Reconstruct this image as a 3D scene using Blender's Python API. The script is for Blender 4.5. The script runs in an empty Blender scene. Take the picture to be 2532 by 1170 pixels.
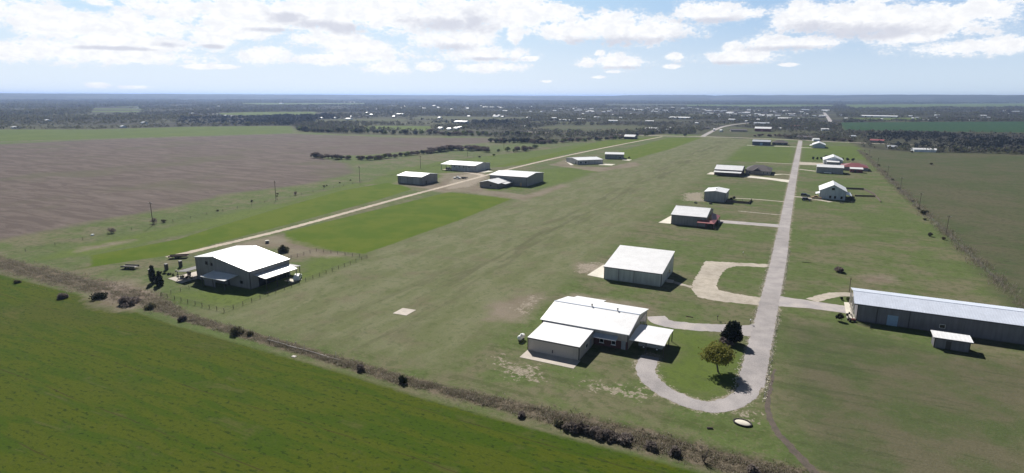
import bpy, math, random
import numpy as np
from mathutils import Matrix, Vector

random.seed(7)
RNG = np.random.default_rng(7)
scene = bpy.context.scene
col = scene.collection

# ------------------------------------------------------------------ camera
F, PITCH, YAW, ROLL, HCAM = 1464.0, math.radians(13.383), math.radians(25.961), math.radians(0.2214), 56.0
_f = Vector((-math.sin(YAW) * math.cos(PITCH), math.cos(YAW) * math.cos(PITCH), -math.sin(PITCH)))
_r0 = Vector((math.cos(YAW), math.sin(YAW), 0))
_u0 = _r0.cross(_f)
_r = _r0 * math.cos(ROLL) + _u0 * math.sin(ROLL)
_u = -_r0 * math.sin(ROLL) + _u0 * math.cos(ROLL)
cam_data = bpy.data.cameras.new("camera")
cam = bpy.data.objects.new("camera", cam_data)
col.objects.link(cam)
cam.matrix_world = Matrix(((_r.x, _u.x, -_f.x, 0), (_r.y, _u.y, -_f.y, 0), (_r.z, _u.z, -_f.z, HCAM), (0, 0, 0, 1)))
cam_data.sensor_fit = 'HORIZONTAL'
cam_data.angle = 2 * math.atan(1266 / F)
cam_data.clip_start = 0.5
cam_data.clip_end = 90000
scene.camera = cam

def ray(px, py):
    return _r * (px - 1266) + _u * (585 - py) + _f * F
def at(px, py, z=0.0):
    """the point of the terrain plane seen in the photograph at px, py"""
    d = ray(px, py)
    t = (z - HCAM) / d.z
    return (d.x * t, d.y * t)
def ats(*pts):
    return [at(*p) for p in pts]

# ------------------------------------------------------------------ world, sun, exposure
SUN_AZ = (-0.68, 0.733)      # horizontal direction towards the sun
SUN_EL = math.radians(40)
SKY = 0.05
world = bpy.data.worlds.new("World")
scene.world = world
world.use_nodes = True
scene.view_settings.view_transform = 'Standard'
scene.view_settings.look = 'None'
scene.view_settings.exposure = 0.33
scene.view_settings.gamma = 1
sun_d = bpy.data.lights.new("sun", 'SUN')
sun_d.energy = 5.0
sun_d.angle = math.radians(0.5)
sun_d.color = (1.0, 0.955, 0.89)
sun = bpy.data.objects.new("sun", sun_d)
col.objects.link(sun)
_sd = Vector((SUN_AZ[0] * math.cos(SUN_EL), SUN_AZ[1] * math.cos(SUN_EL), math.sin(SUN_EL)))
sun.rotation_euler = _sd.to_track_quat('Z', 'Y').to_euler()
scene.cycles.use_denoising = True
scene.cycles.max_bounces = 5
scene.cycles.diffuse_bounces = 3
scene.cycles.volume_bounces = 1
scene.cycles.transparent_max_bounces = 6


class G:
    """small node-tree writer"""
    def __init__(s, tree):
        s.t = tree
        s.n = tree.nodes
    def new(s, kind, **kw):
        nd = s.n.new(kind)
        for k, v in kw.items():
            setattr(nd, k, v)
        return nd
    def put(s, sock, v):
        if v is None:
            return
        if hasattr(v, 'is_output'):
            s.t.links.new(v, sock)
        else:
            sock.default_value = v
    def m(s, op, a, b=None, c=None, clamp=False):
        nd = s.new('ShaderNodeMath', operation=op, use_clamp=clamp)
        s.put(nd.inputs[0], a); s.put(nd.inputs[1], b); s.put(nd.inputs[2], c)
        return nd.outputs[0]
    def v(s, op, a, b=None, c=None):
        nd = s.new('ShaderNodeVectorMath', operation=op)
        s.put(nd.inputs[0], a); s.put(nd.inputs[1], b); s.put(nd.inputs[2], c)
        return nd.outputs['Value'] if op in ('LENGTH', 'DOT_PRODUCT') else nd.outputs[0]
    def noise(s, vec, scale, detail=3.0, rough=0.55, dist=0.0, dims='3D'):
        nd = s.new('ShaderNodeTexNoise', noise_dimensions=dims)
        s.put(nd.inputs['Vector'], vec)
        nd.inputs['Scale'].default_value = scale
        nd.inputs['Detail'].default_value = detail
        nd.inputs['Roughness'].default_value = rough
        nd.inputs['Distortion'].default_value = dist
        return nd.outputs[0]
    def ss(s, x, lo, hi, a=0.0, b=1.0):
        nd = s.new('ShaderNodeMapRange', interpolation_type='SMOOTHSTEP')
        s.put(nd.inputs[0], x)
        nd.inputs[1].default_value = lo; nd.inputs[2].default_value = hi
        nd.inputs[3].default_value = a; nd.inputs[4].default_value = b
        return nd.outputs[0]
    def mix(s, fac, a, b):
        nd = s.new('ShaderNodeMix', data_type='RGBA')
        s.put(nd.inputs[0], fac)
        for i, c in ((6, a), (7, b)):
            s.put(nd.inputs[i], c if hasattr(c, 'is_output') else (*c, 1.0))
        return nd.outputs[2]
    def mul(s, colr, fac):
        nd = s.new('ShaderNodeVectorMath', operation='SCALE')
        s.put(nd.inputs[0], colr)
        s.put(nd.inputs['Scale'], fac)
        return nd.outputs[0]


def ae(px, py):
    d = ray(px, py).normalized()
    return math.atan2(d.x, d.y), math.asin(d.z)

def build_world():
    g = G(world.node_tree)
    for nd in list(g.n):
        g.n.remove(nd)
    sky = g.new('ShaderNodeTexSky', sky_type='NISHITA', sun_disc=False)
    sky.sun_elevation = SUN_EL
    sky.sun_rotation = math.atan2(SUN_AZ[0], SUN_AZ[1])
    sky.altitude = 300
    sky.air_density = 1.0
    sky.dust_density = 0.6
    sky.ozone_density = 1.3
    d = g.new('ShaderNodeTexCoord').outputs['Generated']
    sp = g.new('ShaderNodeSeparateXYZ')
    g.put(sp.inputs[0], d)
    az = g.m('ARCTAN2', sp.outputs[0], sp.outputs[1])
    el = g.m('ARCSINE', sp.outputs[2])
    cb = g.new('ShaderNodeCombineXYZ')
    g.put(cb.inputs[0], az); g.put(cb.inputs[1], el)
    p = cb.outputs[0]
    S = 2.4346
    L = [(30, 10, 80, 30), (240, 130, 130, 75), (420, 165, 150, 80), (110, 255, 170, 65), (350, 270, 220, 60), (250, 340, 330, 40),
         (720, 220, 120, 70), (480, 60, 200, 70), (950, 95, 330, 115), (950, 205, 150, 36), (1400, 90, 330, 125), (1800, 80, 370, 115),
         (2200, 80, 380, 115), (2520, 80, 230, 100), (1270, 240, 110, 40), (1050, 335, 150, 50), (1500, 250, 220, 60), (1650, 310, 260, 75),
         (1400, 355, 190, 33), (1780, 400, 150, 45), (2200, 245, 270, 62), (2350, 325, 260, 50), (2030, 400, 90, 28), (2400, 405, 190, 30),
         (40, 512, 60, 18), (250, 525, 70, 10), (640, 400, 90, 14), (800, 402, 70, 12), (-250, 120, 330, 90), (-350, 300, 400, 60)]
    Rr = [(60, 65, 160, 70), (290, 72, 170, 58), (330, 195, 160, 62), (560, 165, 300, 85), (850, 190, 230, 80), (1200, 72, 200, 58),
          (1380, 85, 140, 42), (1750, 110, 180, 95), (2050, 95, 230, 100), (2300, 120, 230, 90), (2560, 130, 230, 100), (1570, 255, 130, 45),
          (1800, 255, 150, 42), (2450, 225, 170, 30), (1350, 345, 220, 42), (1330, 285, 55, 32), (440, 380, 65, 28), (660, 372, 145, 48),
          (530, 320, 32, 16), (980, 335, 55, 20), (1660, 390, 50, 10), (960, 402, 50, 12), (20, 330, 45, 40), (10, 200, 50, 60),
          (100, 352, 60, 15), (620, 432, 60, 10), (515, 465, 42, 11), (210, 490, 40, 10), (2800, 280, 260, 40), (2860, 60, 180, 60)]
    D = [(1180, 108, 95, 26), (1350, 150, 140, 24), (1530, 168, 120, 32), (1100, 182, 120, 12), (2150, 148, 240, 34), (2310, 122, 85, 44),
         (2170, 285, 130, 28), (2400, 356, 170, 12), (470, 270, 60, 12), (720, 282, 60, 10), (160, 292, 160, 8)]
    Dr = [(1000, 246, 100, 36), (1780, 175, 130, 36), (640, 252, 420, 26), (2150, 190, 320, 34), (1250, 122, 220, 18), (1700, 290, 200, 14),
          (1300, 383, 200, 12), (700, 410, 150, 12)]
    def pack(lst, ox):
        out = []
        for x, y, rx, ry in lst:
            a, e = ae(ox + x / S, y / S)
            out.append((a, e, rx / S / F, ry / S / F))
        return out
    def field(lst):
        cur = None
        for a, e, ra, re in lst:
            q = g.v('MULTIPLY_ADD', p, (1 / ra, 1 / re, 0), (-a / ra, -e / re, 0))
            ln = g.v('LENGTH', q)
            cur = ln if cur is None else g.m('MINIMUM', cur, ln)
        return cur
    pst = g.v('MULTIPLY', p, (1.0, 1.7, 1.0))
    n1 = g.noise(pst, 13, 7, 0.62, 0.3)
    n2 = g.noise(g.v('ADD', pst, (3.1, 1.7, 0)), 48, 6, 0.65, 0.2)
    d1 = g.m('MULTIPLY', field(pack(L, 226) + pack(Rr, 1266)), 1.10)
    d1 = g.m('ADD', d1, g.m('MULTIPLY', g.m('SUBTRACT', n1, 0.5), 2.6))
    d1 = g.m('ADD', d1, g.m('MULTIPLY', g.m('SUBTRACT', n2, 0.5), 1.6))
    n3 = g.noise(pst, 150, 4, 0.65)
    d1 = g.m('ADD', d1, g.m('MULTIPLY', g.m('SUBTRACT', n3, 0.5), 1.1))
    alpha = g.m('MULTIPLY_ADD', g.ss(d1, 1.50, 0.60), 0.55, g.m('MULTIPLY', g.ss(d1, 1.18, 0.80), 0.45))
    d2 = field(pack(D, 226) + pack(Dr, 1266))
    d2 = g.m('ADD', d2, g.m('MULTIPLY', g.m('SUBTRACT', n1, 0.5), 3.0))
    d2 = g.m('ADD', d2, g.m('MULTIPLY', g.m('SUBTRACT', n2, 0.5), 1.2))
    grey = g.m('MULTIPLY', g.ss(d2, 1.5, 0.2), 0.75)
    body = g.ss(n2, 0.35, 0.62)
    K = 0.1 / SKY * 2 ** -scene.view_settings.exposure
    T = lambda r, gg, bb: (r * 10 * K, gg * 10 * K, bb * 10 * K)
    right = g.ss(az, ae(900, 100)[0], ae(2300, 100)[0])
    white = g.mix(body, T(.93, .94, .97), T(1.06, 1.06, 1.07))
    ccol = g.mix(grey, white, T(.62, .64, .74))
    # pale air low over the horizon, bluer above and away from the sun
    hi = g.mix(right, T(.58, .79, .98), T(.37, .56, .82))
    lo = g.mix(right, T(.80, .89, .98), T(.66, .78, .90))
    skyc = g.mix(g.ss(el, 0.01, 0.15), lo, hi)
    skyc = g.mix(g.ss(el, 0.15, 0.30), skyc, g.mul(sky.outputs[0], 0.45))
    c = g.mix(g.m('MULTIPLY', alpha, 0.97), skyc, ccol)
    bg = g.new('ShaderNodeBackground')
    g.put(bg.inputs[0], c)
    bg.inputs[1].default_value = SKY
    out = g.new('ShaderNodeOutputWorld')
    g.t.links.new(bg.outputs[0], out.inputs[0])
build_world()

# ------------------------------------------------------------------ helpers
def tag(o, label=None, cat=None, group=None, kind=None):
    if label: o['label'] = label
    if cat: o['category'] = cat
    if group: o['group'] = group
    if kind: o['kind'] = kind
    return o

def thing(name, loc, label, cat, group=None, rz=0.0):
    o = bpy.data.objects.new(name, None)
    col.objects.link(o)
    o.location = loc
    o.rotation_euler = (0, 0, rz)
    o.empty_display_size = 0.5
    return tag(o, label, cat, group)

class MB:
    def __init__(s):
        s.v = []; s.f = []; s.mi = []
    def add(s, vs, fs, mi=0):
        b = len(s.v)
        s.v += [tuple(p) for p in vs]
        s.f += [tuple(i + b for i in f) for f in fs]
        s.mi += [mi] * len(fs)
    def hexa(s, p, mi=0):
        s.add(p, [(3, 2, 1, 0), (4, 5, 6, 7), (0, 1, 5, 4), (1, 2, 6, 5), (2, 3, 7, 6), (3, 0, 4, 7)], mi)
    def box(s, x0, x1, y0, y1, z0, z1, mi=0):
        s.hexa([(x0, y0, z0), (x1, y0, z0), (x1, y1, z0), (x0, y1, z0), (x0, y0, z1), (x1, y0, z1), (x1, y1, z1), (x0, y1, z1)], mi)
    def tube(s, p0, p1, r0, r1=None, n=8, mi=0):
        r1 = r0 if r1 is None else r1
        a, b = Vector(p0), Vector(p1)
        d = (b - a).normalized()
        q = d.to_track_quat('Z', 'Y')
        vs = []
        for c, r in ((a, r0), (b, r1)):
            for i in range(n):
                t = 2 * math.pi * i / n
                vs.append(c + q @ Vector((r * math.cos(t), r * math.sin(t), 0)))
        fs = [(i, (i + 1) % n, n + (i + 1) % n, n + i) for i in range(n)]
        fs += [tuple(reversed(range(n))), tuple(range(n, 2 * n))]
        s.add(vs, fs, mi)
    def ball(s, c, rx, ry, rz, nu=14, nv=8, mi=0, jit=0.0):
        vs = [(c[0], c[1], c[2] - rz)]
        for j in range(1, nv):
            ph = -math.pi / 2 + math.pi * j / nv
            for i in range(nu):
                t = 2 * math.pi * i / nu
                k = 1 + random.uniform(-jit, jit)
                vs.append((c[0] + rx * k * math.cos(ph) * math.cos(t), c[1] + ry * k * math.cos(ph) * math.sin(t), c[2] + rz * k * math.sin(ph)))
        vs.append((c[0], c[1], c[2] + rz))
        fs = [(0, 1 + (i + 1) % nu, 1 + i) for i in range(nu)]
        for j in range(nv - 2):
            for i in range(nu):
                a = 1 + j * nu + i; b = 1 + j * nu + (i + 1) % nu
                fs.append((a, b, b + nu, a + nu))
        e = len(vs) - 1
        b0 = 1 + (nv - 2) * nu
        fs += [(b0 + i, b0 + (i + 1) % nu, e) for i in range(nu)]
        s.add(vs, fs, mi)
    def build(s, name, mat, parent=None, origin=(0, 0, 0), smooth=False):
        me = bpy.data.meshes.new(name)
        me.from_pydata([(x - origin[0], y - origin[1], z - origin[2]) for x, y, z in s.v], [], s.f)
        for mm in (mat if isinstance(mat, (list, tuple)) else [mat]):
            me.materials.append(mm)
        if isinstance(mat, (list, tuple)):
            me.polygons.foreach_set('material_index', s.mi)
        if smooth:
            me.polygons.foreach_set('use_smooth', [True] * len(me.polygons))
        o = bpy.data.objects.new(name, me)
        col.objects.link(o)
        if parent:
            o.parent = parent
        return o

def raw_mesh(name, verts, quads, mats, mi=None):
    """numpy arrays -> mesh; quads (n,4)"""
    me = bpy.data.meshes.new(name)
    nv, nf = len(verts), len(quads)
    me.vertices.add(nv)
    me.vertices.foreach_set('co', np.asarray(verts, np.float32).ravel())
    me.loops.add(nf * 4)
    me.loops.foreach_set('vertex_index', np.asarray(quads, np.int32).ravel())
    me.polygons.add(nf)
    me.polygons.foreach_set('loop_start', np.arange(0, nf * 4, 4, dtype=np.int32))
    if mi is not None:
        me.polygons.foreach_set('material_index', np.asarray(mi, np.int32))
    for m_ in mats:
        me.materials.append(m_)
    me.update(calc_edges=True)
    return me

def copy_tree(o, loc, rz=0.0, sc=None, label=None, group=None):
    c = o.copy()
    col.objects.link(c)
    c.location = loc
    c.rotation_euler = (0, 0, rz)
    if sc is not None:
        c.scale = sc if isinstance(sc, (tuple, list)) else (sc, sc, sc)
    if label: c['label'] = label
    if group: c['group'] = group
    def kids(a, b):
        for ch in list(a.children):
            d = ch.copy()
            col.objects.link(d)
            d.parent = b
            kids(ch, d)
    kids(o, c)
    return c

# ------------------------------------------------------------------ materials
def material(name):
    m_ = bpy.data.materials.new(name)
    m_.use_nodes = True
    g = G(m_.node_tree)
    bs = g.n['Principled BSDF']
    return m_, g, bs

def plain(name, c, rough=0.7, var=0.15, scale=3.0, metal=0.0, spec=0.5, bump=0.0, bscale=20.0):
    m_, g, bs = material(name)
    pos = g.new('ShaderNodeNewGeometry').outputs['Position']
    n = g.noise(pos, scale, 4)
    f = g.ss(n, 0.25, 0.75, 1 - var, 1 + var)
    rgb = g.new('ShaderNodeRGB'); rgb.outputs[0].default_value = (*c, 1)
    g.put(bs.inputs['Base Color'], g.mul(rgb.outputs[0], f))
    bs.inputs['Roughness'].default_value = rough
    bs.inputs['Metallic'].default_value = metal
    bs.inputs['Specular IOR Level'].default_value = spec
    if bump:
        b = g.new('ShaderNodeBump')
        b.inputs['Strength'].default_value = bump
        b.inputs['Distance'].default_value = 0.05
        g.put(b.inputs['Height'], g.noise(pos, bscale, 3))
        g.t.links.new(b.outputs[0], bs.inputs['Normal'])
    return m_

def metal_wall(name, c, rib=0.9, dirt=0.25):
    """ribbed sheet-metal siding with rain streaks and splash dirt of its own"""
    m_, g, bs = material(name)
    pos = g.new('ShaderNodeNewGeometry').outputs['Position']
    sp = g.new('ShaderNodeSeparateXYZ'); g.put(sp.inputs[0], pos)
    s_ = g.m('ADD', sp.outputs[0], sp.outputs[1])
    ph = g.m('MULTIPLY', s_, 2 * math.pi / rib)
    h = g.m('POWER', g.m('ABSOLUTE', g.m('SINE', ph)), 6.0)
    st = g.noise(g.v('MULTIPLY', pos, (1.6, 1.6, 0.12)), 1.0, 4)
    big = g.noise(pos, 0.25, 3)
    f = g.m('MULTIPLY', g.ss(st, 0.3, 0.75, 1.0, 1 - dirt), g.ss(big, 0.3, 0.7, 0.92, 1.08))
    rgb = g.new('ShaderNodeRGB'); rgb.outputs[0].default_value = (*c, 1)
    splash = g.m('MULTIPLY', g.ss(g.m('ADD', sp.outputs[2], g.m('MULTIPLY', st, 0.5)), 0.8, 0.25), 0.45)
    g.put(bs.inputs['Base Color'], g.mix(splash, g.mul(rgb.outputs[0], f), (c[0] * .55, c[1] * .5, c[2] * .42)))
    bs.inputs['Roughness'].default_value = 0.5
    b = g.new('ShaderNodeBump')
    b.inputs['Strength'].default_value = 0.6
    b.inputs['Distance'].default_value = 0.04
    g.put(b.inputs['Height'], h)
    g.t.links.new(b.outputs[0], bs.inputs['Normal'])
    return m_

def metal_roof(name, c, rough=0.38, metal=0.0):
    m_, g, bs = material(name)
    pos = g.new('ShaderNodeNewGeometry').outputs['Position']
    big = g.noise(pos, 0.35, 4)
    fine = g.noise(g.v('MULTIPLY', pos, (3, .6, 3)), 1.5, 4)
    f = g.m('MULTIPLY', g.ss(big, 0.3, 0.7, 0.93, 1.03), g.ss(fine, 0.3, 0.75, 1.02, 0.93))
    rgb = g.new('ShaderNodeRGB'); rgb.outputs[0].default_value = (*c, 1)
    g.put(bs.inputs['Base Color'], g.mul(rgb.outputs[0], f))
    bs.inputs['Roughness'].default_value = rough
    bs.inputs['Metallic'].default_value = metal
    bs.inputs['Specular IOR Level'].default_value = 0.6
    return m_

def surface(name, c, c2, scale=0.6, rough=0.9, speck=0.2, grain=6.0):
    """road stone, caliche, concrete: patches, worn tracks and grit"""
    m_, g, bs = material(name)
    pos = g.new('ShaderNodeNewGeometry').outputs['Position']
    n1 = g.noise(pos, scale, 5, 0.6)
    n2 = g.noise(pos, grain, 3, 0.7)
    n3 = g.noise(pos, scale * .15, 3)
    cc = g.mix(g.ss(n1, 0.35, 0.7), c, c2)
    f = g.m('MULTIPLY', g.ss(n2, 0.25, 0.75, 1 - speck, 1 + speck), g.ss(n3, 0.3, 0.7, 0.9, 1.1))
    g.put(bs.inputs['Base Color'], g.mul(cc, f))
    bs.inputs['Roughness'].default_value = rough
    bs.inputs['Specular IOR Level'].default_value = 0.25
    b = g.new('ShaderNodeBump'); b.inputs['Strength'].default_value = 0.4; b.inputs['Distance'].default_value = 0.03
    g.put(b.inputs['Height'], n2)
    g.t.links.new(b.outputs[0], bs.inputs['Normal'])
    return m_

def leafmat(name, cols, rough=0.8, through=0.4):
    """each leaf clump its own shade, from the species' colours"""
    m_, g, bs = material(name)
    rnd = g.new('ShaderNodeNewGeometry').outputs['Random Per Island']
    orn = g.new('ShaderNodeObjectInfo').outputs['Random']
    ramp = g.new('ShaderNodeValToRGB')
    el = ramp.color_ramp.elements
    while len(el) < len(cols):
        el.new(0.5)
    for i, c in enumerate(cols):
        el[i].position = i / max(1, len(cols) - 1)
        el[i].color = (*c, 1)
    g.put(ramp.inputs[0], rnd)
    cc = g.mul(ramp.outputs[0], g.ss(orn, 0, 1, 0.75, 1.25))
    g.put(bs.inputs['Base Color'], cc)
    bs.inputs['Roughness'].default_value = rough
    bs.inputs['Specular IOR Level'].default_value = 0.15
    tr = g.new('ShaderNodeBsdfTranslucent')
    g.put(tr.inputs[0], cc)
    mx = g.new('ShaderNodeMixShader')
    mx.inputs[0].default_value = through
    g.t.links.new(bs.outputs[0], mx.inputs[1])
    g.t.links.new(tr.outputs[0], mx.inputs[2])
    g.t.links.new(mx.outputs[0], g.n['Material Output'].inputs[0])
    return m_

WHITE_ROOF = metal_roof('white_metal_roof', (0.88, 0.88, 0.89))
PALE_ROOF = metal_roof('pale_blue_metal_roof', (0.68, 0.73, 0.84), 0.3)
GREY_ROOF = metal_roof('grey_metal_roof', (0.52, 0.55, 0.60))
RED_ROOF = metal_roof('red_metal_roof', (0.22, 0.06, 0.065), 0.5)
PINK_ROOF = metal_roof('faded_red_porch_roof', (0.36, 0.10, 0.11), 0.5)
SHINGLE = plain('dark_shingle', (0.075, 0.065, 0.07), 0.9, 0.3, 2.0)
BEIGE = metal_wall('beige_siding', (0.52, 0.455, 0.41))
TAN = metal_wall('tan_siding', (0.40, 0.34, 0.31))
PALEWALL = metal_wall('pale_green_grey_siding', (0.45, 0.48, 0.47))
GREYWALL = metal_wall('grey_siding', (0.30, 0.295, 0.305))
MIDWALL = metal_wall('mid_grey_siding', (0.23, 0.225, 0.225))
LIGHTWALL = metal_wall('light_grey_siding', (0.46, 0.45, 0.45))
DARKWALL = metal_wall('dark_and_shaded_siding', (0.17, 0.165, 0.19))
BLUEWALL = metal_wall('pale_blue_siding', (0.40, 0.45, 0.49))
NAVYWALL = metal_wall('dark_blue_siding', (0.035, 0.05, 0.08))
WHITEWALL = metal_wall('white_siding', (0.74, 0.78, 0.82))
REDWALL = metal_wall('red_siding', (0.20, 0.03, 0.04))
BRICK = plain('dark_red_brick', (0.11, 0.045, 0.04), 0.9, 0.3, 6.0)
TRIM = plain('dark_trim', (0.05, 0.045, 0.045), 0.6, 0.1)
WTRIM = plain('white_trim', (0.78, 0.78, 0.77), 0.5, 0.06)
GLASS = plain('dark_glass', (0.015, 0.018, 0.022), 0.12, 0.1)
DOORM = plain('grey_door', (0.30, 0.31, 0.33), 0.5)
BDOOR = plain('pale_blue_door', (0.25, 0.36, 0.50), 0.5, 0.08)
WOOD = plain('weathered_wood', (0.13, 0.10, 0.08), 0.9, 0.25, 4.0)
PALEWOOD = plain('bleached_wood', (0.50, 0.46, 0.42), 0.8, 0.2, 4.0)
STEEL = plain('dark_steel', (0.09, 0.085, 0.085), 0.5, 0.2, metal=0.3)
TANKW = plain('white_tank_paint', (0.78, 0.79, 0.78), 0.35, 0.06)
RUBBER = plain('black_rubber', (0.02, 0.02, 0.02), 0.8)
BLACKP = plain('black_car_paint', (0.012, 0.012, 0.014), 0.25, 0.05, spec=0.6)
TANP = plain('tan_paint', (0.45, 0.30, 0.16), 0.45)
WHITEP = plain('white_car_paint', (0.75, 0.74, 0.72), 0.3, 0.04)
REDP = plain('rust_red_paint', (0.28, 0.07, 0.04), 0.6)
ROAD = surface('road_chipseal', (0.385, 0.355, 0.35), (0.30, 0.28, 0.28), 0.22, speck=0.26)
DRIVE = surface('driveway_chipseal', (0.36, 0.335, 0.34), (0.45, 0.41, 0.39), 0.25, speck=0.26)
CALICHE = surface('pale_caliche', (0.46, 0.41, 0.35), (0.36, 0.32, 0.26), 0.5)
TRACKM = surface('sandy_track', (0.47, 0.40, 0.32), (0.38, 0.32, 0.25), 0.4)
CONC = surface('concrete', (0.56, 0.50, 0.44), (0.50, 0.45, 0.40), 0.8, speck=0.08)
PALECONC = surface('pale_concrete', (0.68, 0.64, 0.55), (0.62, 0.58, 0.50), 0.8, speck=0.06)
TRAIL = surface('bare_earth_trail', (0.12, 0.095, 0.08), (0.085, 0.075, 0.06), 0.8)
ROCK = surface('limestone', (0.62, 0.58, 0.50), (0.50, 0.46, 0.38), 1.5)

L_PALEWOOD = leafmat('pale_brush_leaves', [(0.085, 0.082, 0.055), (0.12, 0.125, 0.07), (0.10, 0.088, 0.075)])
L_TWIG = leafmat('grey_twigs', [(0.13, 0.105, 0.10), (0.21, 0.18, 0.165), (0.16, 0.135, 0.12)])
L_DARKSHADE = leafmat('dark_and_shaded_leaves', [(0.026, 0.029, 0.033), (0.044, 0.047, 0.046), (0.032, 0.040, 0.032)], through=0.15)  # dark trees; also paints the cloud-shadow bands of the far wood
BARK = plain('grey_bark', (0.09, 0.075, 0.065), 0.9, 0.25, 8.0)
L_MESQ = leafmat('bare_mesquite_twigs', [(0.105, 0.080, 0.080), (0.18, 0.145, 0.135), (0.135, 0.11, 0.098)])
L_GREEN = leafmat('bright_spring_leaves', [(0.08, 0.11, 0.04), (0.17, 0.20, 0.08), (0.12, 0.15, 0.055)])
L_DARK = leafmat('dark_evergreen_leaves', [(0.008, 0.013, 0.008), (0.020, 0.028, 0.014), (0.012, 0.018, 0.010)], through=0.1)
L_CEDAR = leafmat('cedar_leaves', [(0.012, 0.018, 0.010), (0.035, 0.045, 0.022), (0.02, 0.028, 0.015)], through=0.15)
L_YEL = leafmat('yellow_green_new_leaves', [(0.12, 0.130, 0.026), (0.21, 0.205, 0.052), (0.15, 0.16, 0.036), (0.19, 0.165, 0.05)])
L_OLIVE = leafmat('olive_shrub_leaves', [(0.095, 0.095, 0.055), (0.16, 0.15, 0.09), (0.12, 0.11, 0.075)])
L_WEED = leafmat('dry_weeds', [(0.20, 0.165, 0.12), (0.34, 0.30, 0.245), (0.24, 0.195, 0.15), (0.13, 0.145, 0.065), (0.46, 0.42, 0.37)], through=0.5)
L_WOOD = leafmat('far_woodland_leaves', [(0.072, 0.064, 0.068), (0.108, 0.096, 0.092), (0.062, 0.078, 0.046), (0.115, 0.122, 0.072), (0.08, 0.072, 0.073)])

# ------------------------------------------------------------------ the ground, one sheet with its cover zones
def sdf(P, poly):
    """signed distance (inside positive) of points P (n,2) to a polygon"""
    poly = np.asarray(poly, float)
    d2 = np.full(len(P), 1e18)
    inside = np.zeros(len(P), bool)
    n = len(poly)
    for i in range(n):
        a = poly[i]; b = poly[(i + 1) % n]
        e = b - a
        w = P - a
        t = np.clip((w @ e) / max(1e-9, e @ e), 0, 1)
        q = w - t[:, None] * e
        d2 = np.minimum(d2, (q * q).sum(1))
        c = ((a[1] > P[:, 1]) != (b[1] > P[:, 1]))
        with np.errstate(divide='ignore', invalid='ignore'):
            xx = (b[0] - a[0]) * (P[:, 1] - a[1]) / (b[1] - a[1] + 1e-12) + a[0]
        inside ^= c & (P[:, 0] < xx)
    d = np.sqrt(d2)
    return np.where(inside, d, -d)

def line_d(P, pts):
    d2 = np.full(len(P), 1e18)
    for a, b in zip(pts[:-1], pts[1:]):
        a = np.array(a, float); b = np.array(b, float)
        e = b - a; w = P - a
        t = np.clip((w @ e) / max(1e-9, e @ e), 0, 1)
        q = w - t[:, None] * e
        d2 = np.minimum(d2, (q * q).sum(1))
    return np.sqrt(d2)

ROAD_C = [(-3.9, 870), (-3.9, 440), (-3.7, 275), (-3.5, 225), (-3.9, 175), (-4.2, 140), (-4.4, 118)]
LOOP_C = [(-4.4, 119), (-4.9, 114), (-6.6, 109.6), (-9.4, 106.2), (-12.6, 105.2), (-16.1, 106.2), (-19.3, 107.8), (-22.2, 110.6), (-24.4, 114.2), (-25.3, 118), (-25.5, 122.5)]
TRACK_C = [(-197.5, 128), (-196.6, 145), (-195.3, 177), (-197.6, 226), (-199.9, 271), (-201.0, 314), (-203, 366), (-205.2, 425), (-203.5, 540), (-195, 690), (-181.5, 862)]
TRAIL_C = [(-0.5, 128), (-0.9, 116), (-0.7, 109), (0.7, 103), (3.0, 98.6), (5.0, 95.2), (7.4, 91.5), (10, 88)]
GREENFIELD_R = ats((2075, 303), (2700, 300), (2700, 330), (2090, 322))
GREENFIELD_L = ats((930, 311), (1068, 312), (1062, 323), (900, 319), (840, 318))
BROWNFIELD = ats((1300, 318), (1380, 310), (1560, 311), (1625, 322), (1560, 330), (1400, 326))
BARNFIELD = ats((1745, 336), (1760, 322), (1800, 312), (1870, 318), (1935, 330), (1900, 342), (1830, 344))
FAR_GREEN = [ats((540, 279), (770, 276), (800, 285), (560, 290)), ats((236, 266), (340, 263), (345, 277), (230, 283)), ats((2085, 259), (2700, 254), (2700, 265), (2105, 267)),
             ats((1690, 259), (2060, 259), (2060, 265), (1700, 265)), ats((600, 255), (900, 255), (900, 259), (600, 260)), ats((2100, 292), (2290, 291), (2290, 297), (2120, 299))]
FAR_TAN = [ats((1040, 287), (1300, 290), (1290, 298), (1020, 295)), ats((1320, 300), (1500, 302), (1480, 309), (1300, 307)), ats((780, 296), (1000, 293), (1000, 300), (790, 303)), ats((1500, 258), (1690, 258), (1690, 262), (1500, 262))]
LONGGREEN = ats((-400, 322), (226, 321), (480, 314), (720, 312), (725, 328), (226, 343), (-400, 360))
SCRUB = ats((-600, 321), (226, 320), (480, 313), (720, 311), (735, 322), (830, 332), (1200, 338), (1250, 345), (1330, 356), (1490, 342), (1640, 331), (1735, 333), (1910, 341), (2040, 352), (2100, 350), (2132, 366), (2250, 376), (2700, 386), (2900, 246), (-700, 246))

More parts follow.
